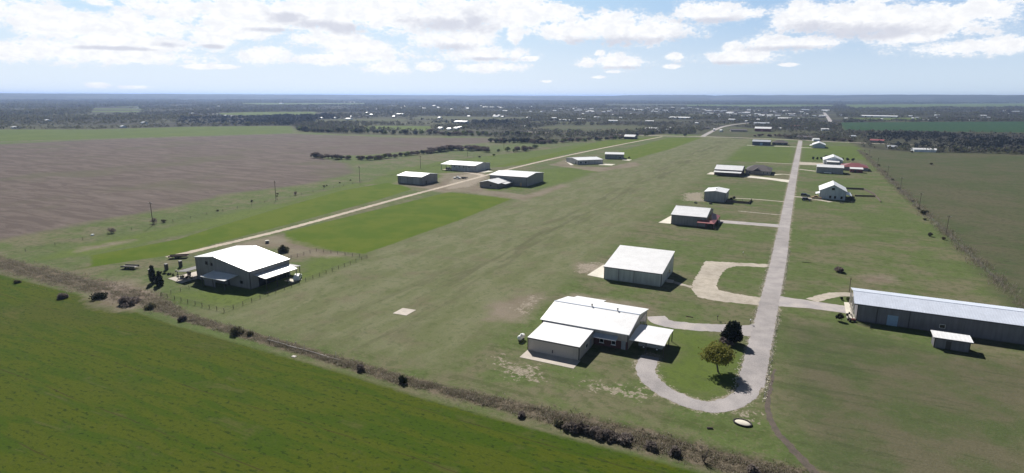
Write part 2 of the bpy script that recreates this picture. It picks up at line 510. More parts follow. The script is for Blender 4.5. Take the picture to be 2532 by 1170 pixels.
def build_ground():
    def axis(*segs):
        out = []
        for a, b, st in segs:
            out += list(np.arange(a, b, st))
        return np.array(out + [segs[-1][1]])
    geo = lambda a, b, n: np.geomspace(a, b, n)
    xs = np.concatenate([-geo(1300, 60000, 26)[::-1], axis((-1250, -700, 25), (-700, -320, 8), (-320, 85, 1.5), (85, 260, 5), (260, 700, 20), (700, 1250, 50)), geo(1350, 60000, 24)])
    ys = np.concatenate([axis((-600, 0, 60), (0, 80, 5), (80, 330, 1.5), (330, 560, 3), (560, 1000, 7), (1000, 1900, 22), (1900, 4000, 90)), geo(4300, 60000, 30)])
    X, Y = np.meshgrid(xs, ys)
    P = np.stack([X.ravel(), Y.ravel()], 1)
    nx, ny = len(xs), len(ys)
    idx = np.arange(nx * ny).reshape(ny, nx)
    q = np.stack([idx[:-1, :-1], idx[:-1, 1:], idx[1:, 1:], idx[1:, :-1]], -1).reshape(-1, 4)
    V = np.concatenate([P, np.zeros((len(P), 1))], 1)
    me = raw_mesh('ground', V, q, [])
    def put(name, polys):
        d = np.full(len(P), -80.0)
        for pl_ in polys:
            d = np.maximum(d, sdf(P, pl_))
        a = me.attributes.new(name, 'FLOAT', 'POINT')
        a.data.foreach_set('value', np.clip(d, -80, 80).astype(np.float32))
    put('runway', [[(-139, 97), (-64, 97), (-62, 880), (-131, 884), (-136, 520), (-139, 300)]])
    put('wheat', [[(-420, 92), (-182, 90.5), (-165, 90.5), (-138, 87.6), (-110, 86.8), (-79, 86), (-60, 84.6), (-33, 84.2), (-9, 84.4), (60, 83), (220, 83), (220, -600), (-420, -600)],
                  [(-191.5, 176), (-187, 297), (-143, 294), (-139, 230), (-139, 163), (-160, 160), (-178, 163)],
                  ats((150, 672), (226, 658), (226, 632), (440, 592), (540, 560), (690, 515), (850, 470), (960, 452), (1000, 461), (1018, 468), (940, 493), (700, 558), (520, 606), (440, 628))])
    put('wheatfar', [ats((1205, 416), (1500, 347), (1540, 346), (1640, 337), (1618, 342), (1420, 377), (1290, 408)),
                     ats((1500, 384), (1650, 341), (1735, 341), (1660, 368), (1560, 396), (1530, 396))])
    put('lush', [ats((1835, 362), (1963, 364), (1955, 404), (1795, 398)), ats((1987, 360), (2120, 362), (2155, 394), (1982, 398)),
                 ats((1340, 420), (1425, 412), (1480, 422), (1400, 450), (1350, 462), (1200, 475), (1190, 470), (1330, 455)),
                 [(-21.5, 113.5), (-17, 109), (-11, 108), (-7.5, 113), (-7.3, 136), (-12, 143), (-22, 139), (-22, 120)],
                 ats((570, 765), (880, 645), (790, 625), (740, 670), (500, 725), (420, 730)), LONGGREEN, GREENFIELD_L, *FAR_GREEN,
                 ats((100, 640), (226, 603), (440, 556), (690, 503), (860, 457), (950, 446), (850, 470), (690, 515), (540, 560), (226, 632)),
                 ats((900, 455), (980, 420), (1120, 395), (1350, 370), (1480, 350), (1500, 347), (1200, 417), (1000, 460))])
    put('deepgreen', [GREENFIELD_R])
    put('shaded_lot', [ats((1930, 790), (2050, 800), (2330, 870), (2600, 900), (2600, 1300), (2010, 1200), (1940, 1000))])
    put('pasture', [ats((2132, 367), (2900, 380), (2900, 900), (2500, 760), (2306, 550), (2200, 450)), BROWNFIELD, BARNFIELD, *FAR_TAN])
    put('plow', [ats((-300, 372), (226, 346), (720, 331), (1000, 341), (1205, 341), (1232, 349), (1160, 357), (1080, 368), (900, 384), (770, 386), (850, 402), (880, 427), (760, 455), (560, 480), (440, 510), (226, 549), (-300, 655))])
    put('scrub', [SCRUB])
    clear = np.full(len(P), -80.0)
    for pl_ in (GREENFIELD_R, GREENFIELD_L, BROWNFIELD, BARNFIELD, *FAR_GREEN, *FAR_TAN):
        clear = np.maximum(clear, sdf(P, pl_))
    a = me.attributes.new('clearing', 'FLOAT', 'POINT')
    a.data.foreach_set('value', np.clip(clear, -80, 80).astype(np.float32))
    wd = 1.6 - np.abs(P[:, 1] - np.interp(P[:, 0], [-300, -182, -165, -138, -118, -79, -67, -33, -26, -9, 8, 60], [98, 97, 97, 92.6, 91.6, 89.7, 88.9, 89.6, 89.6, 89.2, 89, 88])) * np.interp(P[:, 0], [-300, -160, -135, -60, -20], [.35, .35, .9, .9, .45])
    a = me.attributes.new('weed', 'FLOAT', 'POINT')
    a.data.foreach_set('value', np.clip(wd, -80, 80).astype(np.float32))
    put('dirt', [ats((975, 455), (1045, 465), (1100, 478), (1180, 458), (1215, 440), (1190, 424), (1090, 428), (1085, 455), (1000, 440)),
                 ats((1100, 472), (1180, 452), (1200, 470), (1300, 482), (1390, 455), (1400, 462), (1300, 496), (1180, 480)),
                 ats((1360, 408), (1400, 395), (1420, 412), (1500, 414), (1570, 400), (1590, 408), (1480, 425)),
                 ats((1205, 755), (1275, 730), (1345, 722), (1345, 745), (1290, 790), (1215, 790)),
                 ats((1330, 742), (1420, 728), (1620, 755), (1640, 790), (1600, 780), (1480, 745)),
                 ats((1425, 655), (1490, 648), (1492, 676), (1430, 678)),
                 ats((2118, 682), (2190, 680), (2215, 700), (2140, 700)),
                 ats((560, 610), (690, 580), (740, 600), (870, 632), (700, 640), (700, 612)),
                 ats((226, 700), (330, 690), (380, 730), (330, 770), (226, 760)),
                 ats((200, 612), (330, 592), (332, 597), (200, 622))])
    gr = np.full(len(P), -80.0)
    for pl_ in (ats((1240, 902), (1322, 905), (1335, 940), (1260, 932)), ats((1450, 942), (1605, 968), (1595, 988), (1470, 962)),
                ats((1222, 880), (1245, 878), (1262, 908), (1245, 912)), ats((1270, 765), (1320, 730), (1335, 735), (1290, 778)),
                ats((1430, 652), (1490, 648), (1490, 674), (1428, 676)), ats((1690, 478), (1742, 474), (1742, 499), (1690, 497)),
                ats((1815, 1018), (1865, 1015), (1862, 1040), (1838, 1036)), ats((1120, 436), (1190, 424), (1205, 440), (1165, 462), (1100, 470))):
        gr = np.maximum(gr, sdf(P, pl_))
    a = me.attributes.new('gravel', 'FLOAT', 'POINT')
    a.data.foreach_set('value', np.clip(gr, -80, 80).astype(np.float32))
    vg = np.full(len(P), -80.0)
    for ln, w in ((ROAD_C, 2.7), (LOOP_C, 2.1)):
        vg = np.maximum(vg, w - line_d(P, ln))
    a = me.attributes.new('verge', 'FLOAT', 'POINT')
    a.data.foreach_set('value', np.clip(vg, -80, 80).astype(np.float32))
    o = bpy.data.objects.new('ground', me)
    col.objects.link(o)
    tag(o, kind='structure')

    m_, g, bs = material('farmland')
    pos = g.new('ShaderNodeNewGeometry').outputs['Position']
    sp = g.new('ShaderNodeSeparateXYZ'); g.put(sp.inputs[0], pos)
    px, py = sp.outputs[0], sp.outputs[1]
    big = g.noise(pos, 0.018, 4, 0.55)
    mid = g.noise(g.v('ADD', pos, (50, 20, 0)), 0.09, 5, 0.62)
    sml = g.noise(pos, 0.45, 4, 0.65)
    fine = g.noise(pos, 2.2, 3, 0.7)
    spot = g.noise(pos, 0.95, 4, 0.7)
    stip = g.noise(g.v('MULTIPLY', pos, (0.8, 1.5, 1)), 0.85, 4, 0.75)
    streak = g.noise(g.v('MULTIPLY', pos, (0.16, 0.06, 1)), 1.0, 4, 0.65, 0.6)
    streak2 = g.noise(g.v('MULTIPLY', pos, (0.22, 0.022, 1)), 1.0, 5, 0.65, 0.5)
    streakx = g.noise(g.v('MULTIPLY', pos, (0.045, 0.32, 1)), 1.0, 4, 0.65, 0.6)
    far = g.noise(g.v('MULTIPLY', pos, (0.0022, 0.0035, 1)), 1.0, 5, 0.6)
    def attr(n):
        a_ = g.new('ShaderNodeAttribute', attribute_name=n)
        return a_.outputs['Fac']
    def mask(n, nz, amp, soft):
        v = g.m('ADD', attr(n), g.m('MULTIPLY', g.m('SUBTRACT', nz, 0.5), amp))
        return g.m('MULTIPLY_ADD', v, 1 / soft, 0.5, clamp=True)
    mot = g.m('ADD', g.m('MULTIPLY', big, 0.5), g.m('MULTIPLY', mid, 0.5))
    # lawn and rough grass: green against dormant tan
    lawn = g.mix(g.ss(mot, 0.41, 0.55), (0.154, 0.146, 0.088), (0.100, 0.136, 0.046))
    lawn = g.mix(g.m('MULTIPLY', g.ss(streakx, 0.5, 0.72), 0.55), lawn, (0.062, 0.082, 0.028))
    lawn = g.mix(g.m('MULTIPLY', g.ss(spot, 0.50, 0.66), 0.5), lawn, (0.165, 0.142, 0.092))
    lawn = g.mix(g.m('MULTIPLY', g.ss(sml, 0.50, 0.40), 0.45), lawn, (0.062, 0.086, 0.028))
    c = lawn
    rw = g.mix(g.ss(streak, 0.36, 0.66), (0.130, 0.146, 0.068), (0.172, 0.178, 0.102))
    rw = g.mix(g.m('MULTIPLY', g.ss(mid, 0.5, 0.7), 0.6), rw, (0.150, 0.130, 0.085))
    rw = g.mix(g.m('MULTIPLY', g.ss(sml, 0.52, 0.64), 0.45), rw, (0.075, 0.10, 0.038))
    rw = g.mix(g.m('MULTIPLY', g.ss(spot, 0.54, 0.66), 0.35), rw, (0.165, 0.155, 0.10))
    band = g.m('MULTIPLY', g.ss(g.m('ABSOLUTE', g.m('ADD', px, 93.0)), 17, 3), g.ss(streak2, 0.47, 0.62))
    rw = g.mix(g.m('MULTIPLY', band, 0.55), rw, (0.088, 0.088, 0.048))
    c = g.mix(mask('runway', big, 14, 9), c, rw)
    lush = g.mix(g.ss(mot, 0.40, 0.62), (0.086, 0.130, 0.024), (0.118, 0.156, 0.038))
    lush = g.mix(g.m('MULTIPLY', g.ss(sml, 0.50, 0.62), 0.5), lush, (0.06, 0.085, 0.025))
    c = g.mix(g.m('MULTIPLY', mask('lush', mid, 9, 6), 0.85), c, lush)
    # young wheat: drill rows along x, darker lusher patches, thin tramlines
    row = g.m('SINE', g.m('MULTIPLY_ADD', py, 2 * math.pi / 1.15, g.m('MULTIPLY', mid, 5.0)))
    wp = g.mix(g.ss(streakx, 0.45, 0.58), (0.067, 0.088, 0.009), (0.046, 0.080, 0.007))
    wp = g.mix(g.m('MULTIPLY', g.ss(big, 0.5, 0.68), 0.7), wp, (0.070, 0.078, 0.018))
    st = g.m('ADD', stip, g.m('MULTIPLY', g.m('MULTIPLY', row, 0.05), g.ss(mid, 0.45, 0.62)))
    wp = g.mix(g.m('MULTIPLY', g.ss(st, 0.47, 0.36), 0.8), wp, (0.020, 0.040, 0.008))
    wp = g.mix(g.m('MULTIPLY', g.ss(sml, 0.56, 0.76), 0.4), wp, (0.085, 0.085, 0.03))
    wp = g.mix(g.m('MULTIPLY', g.m('MULTIPLY', g.ss(streakx, 0.53, 0.64), g.ss(mid, 0.48, 0.60)), 0.5), wp, (0.105, 0.098, 0.034))
    tl = g.m('ABSOLUTE', g.m('SUBTRACT', g.m('FRACT', g.m('MULTIPLY_ADD', py, 1 / 12.7, g.m('MULTIPLY', big, 0.30))), 0.5))
    tl2 = g.m('MULTIPLY', g.ss(tl, 0.014, 0.003), g.ss(mid, 0.40, 0.58))
    wp = g.mix(g.m('MULTIPLY', tl2, 0.7), wp, (0.050, 0.038, 0.018))
    wp = g.mix(g.ss(py, 100, 112), wp, g.mix(g.ss(mot, .42, .56), (0.074, 0.122, 0.008), (0.100, 0.136, 0.014)))
    c = g.mix(mask('wheat', sml, 2.4, 1.2), c, wp)
    wf = g.mix(g.ss(streak, 0.4, 0.65), (0.088, 0.132, 0.014), (0.112, 0.142, 0.024))
    c = g.mix(mask('wheatfar', mid, 5, 3), c, wf)
    past = g.mix(g.ss(mot, 0.38, 0.62), (0.104, 0.100, 0.062), (0.070, 0.092, 0.040))
    past = g.mix(g.m('MULTIPLY', g.ss(sml, 0.50, 0.62), 0.55), past, (0.05, 0.056, 0.03))
    past = g.mix(g.m('MULTIPLY', g.ss(streakx, 0.52, 0.64), 0.5), past, (0.115, 0.100, 0.068))
    c = g.mix(mask('pasture', mid, 10, 6), c, past)
    shaded_lot = g.mix(g.ss(mot, 0.42, 0.56), (0.108, 0.100, 0.064), (0.072, 0.092, 0.040))  # shade over the right lot, put into a darker olive grass colour
    shaded_lot = g.mix(g.m('MULTIPLY', g.ss(streakx, 0.52, 0.64), 0.6), shaded_lot, (0.058, 0.072, 0.036))
    shaded_lot = g.mix(g.m('MULTIPLY', g.ss(sml, 0.54, 0.66), 0.4), shaded_lot, (0.125, 0.115, 0.075))
    c = g.mix(g.m('MULTIPLY', mask('shaded_lot', mid, 12, 9), 0.8), c, shaded_lot)
    # ploughed ground: furrow streaks across the view and paler dry crusts
    fur = g.noise(g.v('MULTIPLY', g.v('ADD', pos, g.v('MULTIPLY', pos, (0, 0.0, 0))), (0.030, 0.15, 1)), 1.0, 6, 0.75, 0.8)
    pl_ = g.mix(g.ss(fur, 0.42, 0.58), (0.110, 0.088, 0.078), (0.150, 0.122, 0.108))
    pl_ = g.mix(g.m('MULTIPLY', g.ss(fur, 0.58, 0.72), 0.5), pl_, (0.23, 0.20, 0.175))
    pl_ = g.mix(g.m('MULTIPLY', g.ss(big, 0.48, 0.68), 0.55), pl_, (0.105, 0.105, 0.062))
    pl_ = g.mix(g.m('MULTIPLY', g.ss(fine, 0.5, 0.75), 0.35), pl_, (0.08, 0.066, 0.06))
    c = g.mix(mask('plow', mid, 16, 9), c, pl_)
    sc = g.mix(g.ss(far, 0.40, 0.62), (0.045, 0.042, 0.038), (0.080, 0.084, 0.048))
    sc = g.mix(g.m('MULTIPLY', g.ss(mid, 0.5, 0.7), 0.5), sc, (0.030, 0.030, 0.024))
    sc = g.mix(g.m('MULTIPLY', g.ss(far, 0.60, 0.72), 0.5), sc, (0.15, 0.145, 0.095))
    smask = g.m('MULTIPLY', mask('scrub', mid, 14, 10), g.m('SUBTRACT', 1.0, mask('clearing', mid, 14, 8)))
    c = g.mix(smask, c, sc)
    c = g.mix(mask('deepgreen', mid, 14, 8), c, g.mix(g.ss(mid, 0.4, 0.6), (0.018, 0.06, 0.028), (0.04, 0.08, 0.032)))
    wd_ = g.mix(g.ss(sml, 0.38, 0.62), (0.060, 0.052, 0.036), (0.15, 0.125, 0.09))
    wd_ = g.mix(g.m('MULTIPLY', g.ss(fine, 0.5, 0.7), 0.6), wd_, (0.20, 0.175, 0.14))
    c = g.mix(mask('weed', sml, 3.2, 1.2), c, wd_)
    dt = g.mix(g.ss(mid, 0.35, 0.65), (0.195, 0.150, 0.125), (0.265, 0.215, 0.180))
    dn = g.m('ADD', g.m('MULTIPLY', mid, 0.6), g.m('MULTIPLY', sml, 0.4))
    c = g.mix(g.m('MULTIPLY', mask('dirt', dn, 16, 5), 0.68), c, dt)
    gn = g.m('ADD', g.m('MULTIPLY', sml, 0.55), g.m('MULTIPLY', fine, 0.45))
    grit = g.mix(g.ss(fine, 0.4, 0.6), (0.25, 0.215, 0.165), (0.36, 0.315, 0.26))
    gv = g.m('ADD', g.m('MULTIPLY', attr('gravel'), 0.8), g.m('MULTIPLY_ADD', g.m('SUBTRACT', spot, 0.5), 13.0, -0.7))
    gv = g.m('ADD', gv, g.m('MULTIPLY', g.m('SUBTRACT', sml, 0.5), 9.0))
    c = g.mix(g.m('MULTIPLY', g.m('MULTIPLY_ADD', gv, 1.1, 0.5, clamp=True), 0.85), c, grit)
    c = g.mix(g.m('MULTIPLY', mask('verge', gn, 8.0, 0.8), 0.8), c, grit)
    c = g.mul(c, g.ss(fine, 0.2, 0.8, 0.86, 1.14))
    g.put(bs.inputs['Base Color'], c)
    bs.inputs['Roughness'].default_value = 0.95
    bs.inputs['Specular IOR Level'].default_value = 0.05
    b = g.new('ShaderNodeBump'); b.inputs['Strength'].default_value = 0.35; b.inputs['Distance'].default_value = 0.25
    g.put(b.inputs['Height'], g.m('ADD', fine, g.m('MULTIPLY', sml, 1.2)))
    g.t.links.new(b.outputs[0], bs.inputs['Normal'])
    me.materials.append(m_)
build_ground()

def wob(t, s):
    return math.sin(t * 1.3 + s) * .4 + math.sin(t * 3.1 + s * 2.3) * .3 + math.sin(t * 7.7 + s * 1.7) * .2

def strip(name, pts, width, mat, z, rag=0.25, step=0.6, kind='structure'):
    """a road sheet with broken, ragged edges along a centre line"""
    P = [Vector(p) for p in pts]
    # Catmull-Rom resampling
    out = []
    for i in range(len(P) - 1):
        p0 = P[max(0, i - 1)]; p1 = P[i]; p2 = P[i + 1]; p3 = P[min(len(P) - 1, i + 2)]
        n = max(2, int((p2 - p1).length / step))
        for k in range(n):
            t = k / n
            out.append(0.5 * ((2 * p1) + (p2 - p0) * t + (2 * p0 - 5 * p1 + 4 * p2 - p3) * t * t + (3 * p1 - p0 - 3 * p2 + p3) * t ** 3))
    out.append(P[-1])
    mb = MB()
    w = width if callable(width) else (lambda u: width)
    vs = []
    L = 0
    for i, p in enumerate(out):
        d = (out[min(i + 1, len(out) - 1)] - out[max(i - 1, 0)]).normalized()
        nrm = Vector((-d.y, d.x))
        if i: L += (p - out[i - 1]).length
        h = w(i / (len(out) - 1)) / 2
        e1 = rag * (wob(L, 1) + random.uniform(-.6, .6)); e2 = rag * (wob(L, 4) + random.uniform(-.6, .6))
        a = p + nrm * (h + e1); b = p - nrm * (h + e2)
        vs += [(a.x, a.y, z), (p.x, p.y, z), (b.x, b.y, z)]
    fs = []
    for i in range(len(out) - 1):
        k = 3 * i
        fs += [(k, k + 1, k + 4, k + 3), (k + 1, k + 2, k + 5, k + 4)]
    mb.add(vs, [tuple(reversed(f)) for f in fs])
    return tag(mb.build(name, mat), kind=kind)

def sheet(name, poly, mat, z, rag=0.0, step=0.7, kind='structure', thick=0.0):
    pts = []
    n = len(poly)
    for i in range(n):
        a = Vector(poly[i]); b = Vector(poly[(i + 1) % n])
        m_ = max(1, int((b - a).length / step)) if rag else 1
        for k in range(m_):
            p = a.lerp(b, k / m_)
            pts.append((p.x + random.uniform(-rag, rag), p.y + random.uniform(-rag, rag)))
    mb = MB()
    k = len(pts)
    if thick:
        mb.add([(x, y, z) for x, y in pts] + [(x, y, z - thick) for x, y in pts], [tuple(range(k))] + [(i, k + i, k + (i + 1) % k, (i + 1) % k) for i in range(k)])
    else:
        mb.add([(x, y, z) for x, y in pts], [tuple(range(k))])
    o = mb.build(name, mat)
    if o.data.polygons[0].normal.z < 0:
        o.data.flip_normals()
    return tag(o, kind=kind)

strip('road', ROAD_C, lambda u: 4.5 if u < .8 else 5.0, ROAD, 0.030, 0.22)
strip('loop_driveway', LOOP_C, 4.0, ROAD, 0.024, 0.25)
strip('sandy_track', TRACK_C, 3.3, TRACKM, 0.020, 0.3)
strip('dirt_path', TRAIL_C, lambda u: 0.5 + 1.2 * u, TRAIL, 0.012, 0.2)
strip('house_driveway', [(-30, 147.6), (-27, 144), (-20, 144.6), (-12, 147.3), (-8.2, 147.5), (-4.6, 149.5)], lambda u: 5.0 + 3.5 * max(0, u - .75) / .25, DRIVE, 0.018, 0.25)
sheet('caliche_driveway', [(-26.4, 209), (-6.1, 214.5), (-6.1, 210.4), (-15.5, 207.5), (-18.2, 204), (-19.4, 197), (-19.6, 184), (-18.6, 178.6), (-15, 176.4), (-6.2, 175.8), (-6.2, 168.6), (-17, 167.2), (-22.5, 168.3), (-25.2, 174), (-26.2, 182), (-26.4, 196)], CALICHE, 0.016, 0.35)
strip('gravel_path', [(-32, 179.5), (-28, 177.8), (-25.5, 176.8)], 1.8, CALICHE, 0.012, 0.35)
sheet('east_driveway', [(-2, 179.9), (1.5, 179.4), (4.8, 179.6), (8.0, 179.2), (15.0, 179.0), (15.0, 172.6), (6, 172.4), (-2, 170.2)], DRIVE, 0.018, 0.12)
strip('east_loop_driveway', [(6.8, 179.8), (9.5, 184.2), (13.2, 188.8), (17.5, 190.5), (30, 190.2), (48, 188.5)], 3.6, CALICHE, 0.014, 0.25)
strip('barn_driveway', [(-31.5, 282), (-6, 283.8)], lambda u: 6.6, DRIVE, 0.018, 0.2)
strip('lane_driveway', [(-34, 352.5), (-20, 354.5), (-6, 353)], 1.8, CALICHE, 0.014, 0.2)
strip('faint_lane', [(-26, 313), (-14, 311.8), (-6, 312)], 1.2, CALICHE, 0.014, 0.35)
sheet('pale_driveway', [(-34, 462), (-5.8, 450), (-5.8, 436), (-20, 446), (-36, 452)], PALECONC, 0.022, 0.3)
strip('pale_loop', [(-18, 474), (-12, 482), (-6, 480)], 2.2, PALECONC, 0.018, 0.2)
strip('far_lane', [(-36, 562), (-6, 562)], 2.6, CALICHE, 0.014, 0.3)
strip('long_lane', [(-60, 758), (-6, 757)], 4.0, PALECONC, 0.020, 0.3)
strip('right_lane', [(-2, 752), (10, 752)], 4.0, PALECONC, 0.020, 0.3)
sheet('right_house_driveway', [(-1.6, 584), (18, 580), (18, 560), (-1.6, 558)], CALICHE, 0.022, 0.3)
strip('right_hangar_lane', [(-1.6, 523), (11, 514)], 4.0, CALICHE, 0.018, 0.3)
strip('white_house_lane', [(-1.8, 374.5), (4, 374), (12, 368), (17, 364)], 3.4, CALICHE, 0.016, 0.3)
strip('cross_road', [(-400, 868), (-183, 880), (-131, 889.5), (-53, 889), (-4, 880), (56, 866), (300, 830)], 7, CALICHE, 0.036, 0.4, 4)
strip('highway', [(-131, 889), (-137.5, 1036), (-141, 1177), (-134, 1290), (-110, 1420)], 7, ROAD, 0.042, 0.4, 5)
strip('town_road', [(56, 2500), (54, 1900), (50, 1460)], 9, ROAD, 0.048, 0.5, 10)
strip('yard_lane', [(-250, 392), (-225, 384), (-203, 372)], 5, TRACKM, 0.016, 0.4)

# aprons and slabs
sheet('landing_slab', [(-92.6, 118.6), (-88.5, 118.9), (-88.6, 123.4), (-92.7, 123.1)], CONC, 0.06, thick=0.1)
sheet('garage_apron', [(-51.2, 109.2), (-38.6, 109.2), (-38.6, 113.38), (-51.2, 113.38)], CONC, 0.06, thick=0.1)
sheet('hangar_apron', [(-58.0, 174.4), (-52.05, 173.4), (-52.05, 189.5), (-57.0, 188)], PALECONC, 0.06, thick=0.1)
sheet('barn_apron', [(-55.5, 266.2), (-50.1, 266.2), (-50.1, 287), (-53.5, 287)], PALECONC, 0.06, thick=0.1)
sheet('lower_apron', [(-62, 456), (-56.8, 456), (-56.8, 470), (-61, 470)], PALECONC, 0.06, thick=0.1)
sheet('east_apron', [(14.9, 168.6), (16.75, 168.2), (16.75, 182.4), (14.9, 182.2)], PALECONC, 0.08, thick=0.12)
sheet('yard_slab', [(-174, 112), (-165.85, 110.5), (-165.85, 130.5), (-172, 130)], CONC, 0.05, thick=0.1)
sheet('house_slab', [(-139.9, 126.5), (-136.2, 126.2), (-136.0, 130.0), (-139.9, 131.0)], PALECONC, 0.05, thick=0.1)
sheet('left_hangar_apron', [(-218, 400.5), (-209, 397), (-212, 388), (-219.6, 387.5)], PALECONC, 0.05, thick=0.1)
sheet('far_hangar_apron', [(-152, 486.5), (-141, 489), (-141, 478), (-152, 476)], PALECONC, 0.05, thick=0.1)
sheet('small_hangar_apron', [(-145.2, 531), (-138, 531), (-138, 521), (-145.2, 523)], PALECONC, 0.05, thick=0.1)
sheet('far_hangar_walk', [(-187, 491), (-184.4, 490), (-170, 466), (-172, 464)], PALECONC, 0.05, thick=0.1)

# ------------------------------------------------------------------ buildings
def prof_z(prof, a):
    for (a0, z0), (a1, z1) in zip(prof[:-1], prof[1:]):
        if a0 <= a <= a1:
            return z0 + (z1 - z0) * (a - a0) / (a1 - a0)
    return prof[0][1] if a < prof[0][0] else prof[-1][1]

def shell(root, axis, b0, b1, prof, wall, roof, trim=TRIM, oh=0.25, ohe=0.25, ribs=0.0, names=('wall', 'roof'), fascia=True, corners=True):
    """metal building: ridge runs along axis from b0 to b1; prof = roof line across it [(a, z), ...]"""
    O = root.location
    def P(a, b, z):
        return (b, a, z) if axis == 'x' else (a, b, z)
    a0, a1 = prof[0][0], prof[-1][0]
    w = MB()
    ring = [(a0, 0.0)] + list(prof) + [(a1, 0.0)]
    n = len(ring)
    w.add([P(a, b0, z) for a, z in ring] + [P(a, b1, z) for a, z in ring],
          [tuple(range(n)), tuple(range(2 * n - 1, n - 1, -1))] + [(i, n + i, n + (i + 1) % n, (i + 1) % n) for i in range(n - 1)])
    wo = w.build(names[0], wall, root, O)
    r = MB()
    pr = list(prof)
    s0 = (pr[1][1] - pr[0][1]) / (pr[1][0] - pr[0][0]); s1 = (pr[-1][1] - pr[-2][1]) / (pr[-1][0] - pr[-2][0])
    pr[0] = (pr[0][0] - oh, pr[0][1] - oh * s0)
    pr[-1] = (pr[-1][0] + oh, pr[-1][1] + oh * s1)
    B0, B1 = b0 - ohe, b1 + ohe
    for (p, z), (q, zz) in zip(pr[:-1], pr[1:]):
        r.hexa([P(p, B0, z + .03), P(q, B0, zz + .03), P(q, B1, zz + .03), P(p, B1, z + .03),
                P(p, B0, z + .15), P(q, B0, zz + .15), P(q, B1, zz + .15), P(p, B1, z + .15)])
        if ribs:
            k = int((B1 - B0) / ribs)
            for i in range(k + 1):
                b = B0 + .04 + (B1 - B0 - .08) * i / k
                r.hexa([P(p, b - .025, z + .148), P(q, b - .025, zz + .148), P(q, b + .025, zz + .148), P(p, b + .025, z + .148),
                        P(p, b - .015, z + .19), P(q, b - .015, zz + .19), P(q, b + .015, zz + .19), P(p, b + .015, z + .19)])
    if len(pr) > 2:
        for a, z in pr[1:-1]:
            r.hexa([P(a - .18, B0, z + .10), P(a + .18, B0, z + .10), P(a + .18, B1, z + .10), P(a - .18, B1, z + .10),
                    P(a - .10, B0, z + .215), P(a + .10, B0, z + .215), P(a + .10, B1, z + .215), P(a - .10, B1, z + .215)])
    ro = r.build(names[1], roof, root, O)
    if trim:
        def bar(nm, p, q, z0, z1):
            t = MB()
            t.box(min(p[0], q[0]), max(p[0], q[0]), min(p[1], q[1]), max(p[1], q[1]), z0, z1)
            t.build(nm, trim, root, O)
        if corners:
            for a in (a0, a1):
                for b in (b0, b1):
                    z = prof[0][1] if a == a0 else prof[-1][1]
                    sa = .02 if a == a1 else -.02; sb = .02 if b == b1 else -.02
                    bar('corner_trim', P(a + sa, b + sb, 0), P(a - sa * 9, b - sb * 9, 0), 0, z - .02)
        if fascia:
            for a, z, sg in ((pr[0][0], pr[0][1], -1), (pr[-1][0], pr[-1][1], 1)):
                bar('gutter', P(a + sg * .01, B0, 0), P(a + sg * .09, B1, 0), z - .10, z + .08)
    return wo, ro

def panel(root, name, face, val, a0, a1, z0, z1, mat, d=0.05, parent=None, sgn=-1):
    """a flat part standing d proud of the wall face x=val or y=val (outward sign sgn)"""
    mb = MB()
    lo, hi = sorted((val + sgn * 0.003, val + sgn * d))
    if face == 'y':
        mb.box(a0, a1, lo, hi, z0, z1)
    else:
        mb.box(lo, hi, a0, a1, z0, z1)
    return mb.build(name, mat, parent or root, root.location)

def window(root, face, val, a0, a1, z0, z1, sgn=-1, frame=WTRIM):
    w = panel(root, 'window', face, val, a0, a1, z0, z1, frame, 0.05, sgn=sgn)
    mb = MB()
    lo, hi = sorted((val + sgn * .052, val + sgn * .07))
    e = 0.09
    if face == 'y':
        mb.box(a0 + e, a1 - e, lo, hi, z0 + e, z1 - e)
    else:
        mb.box(lo, hi, a0 + e, a1 - e, z0 + e, z1 - e)
    mb.build('pane', GLASS, w, root.location)
    return w

def post(root, x, y, z1, r=0.07, mat=TRIM, z0=0.0):
    mb = MB()
    mb.box(x - r, x + r, y - r, y + r, z0, z1)
    return mb.build('post', mat, root, root.location)

def slab_roof(root, name, quad, mat, th=0.10, ribs=0, trim=None):
    """a lean-to roof slab through four 3-D corners (counter-clockwise from above)"""
    mb = MB()
    mb.hexa([(x, y, z - th) for x, y, z in quad] + [tuple(q) for q in quad])
    if ribs:
        a, b, c, d = [Vector(q) for q in quad]
        for i in range(ribs + 1):
            t = i / ribs
            p, q = a.lerp(b, t), d.lerp(c, t)
            u = (b - a).normalized() * .02
            up = Vector((0, 0, .04))
            dn = Vector((0, 0, -.002))
            mb.hexa([p - u + dn, p + u + dn, q + u + dn, q - u + dn, p - u + up, p + u + up, q + u + up, q - u + up])
    return mb.build(name, mat, root, root.location)

# --- the big house with attached garage and porch beside the loop driveway
R_ = thing('hangar_house', (-41.5, 128, 0), 'large beige metal house with white roofs, attached garage and porch by the loop driveway', 'house')
shell(R_, 'x', -52.0, -30.9, [(123.5, 3.85), (132.2, 5.5), (141.2, 3.85)], BEIGE, WHITE_ROOF, oh=0.5, ohe=0.3, ribs=0, fascia=False)
shell(R_, 'x', -51.2, -38.9, [(113.4, 3.0), (123.45, 3.42)], BEIGE, WHITE_ROOF, oh=0.0, ohe=0.05, ribs=0, names=('garage_wall', 'garage_roof'))
mb = MB(); mb.box(-52.3, -30.6, 132.02, 132.38, 5.56, 5.73); mb.build('ridge_cap', PALE_ROOF, R_, R_.location)
slab_roof(R_, 'back_lean_to', [(-50.7, 141.6, 3.86), (-42.6, 141.6, 3.86), (-42.6, 144.6, 3.35), (-50.7, 144.6, 3.35)], WHITE_ROOF)
for x in (-50.5, -42.8):
    post(R_, x, 144.3, 3.26)
panel(R_, 'brick_skirt', 'y', 123.5, -38.85, -30.95, 0, 1.9, BRICK, 0.06)
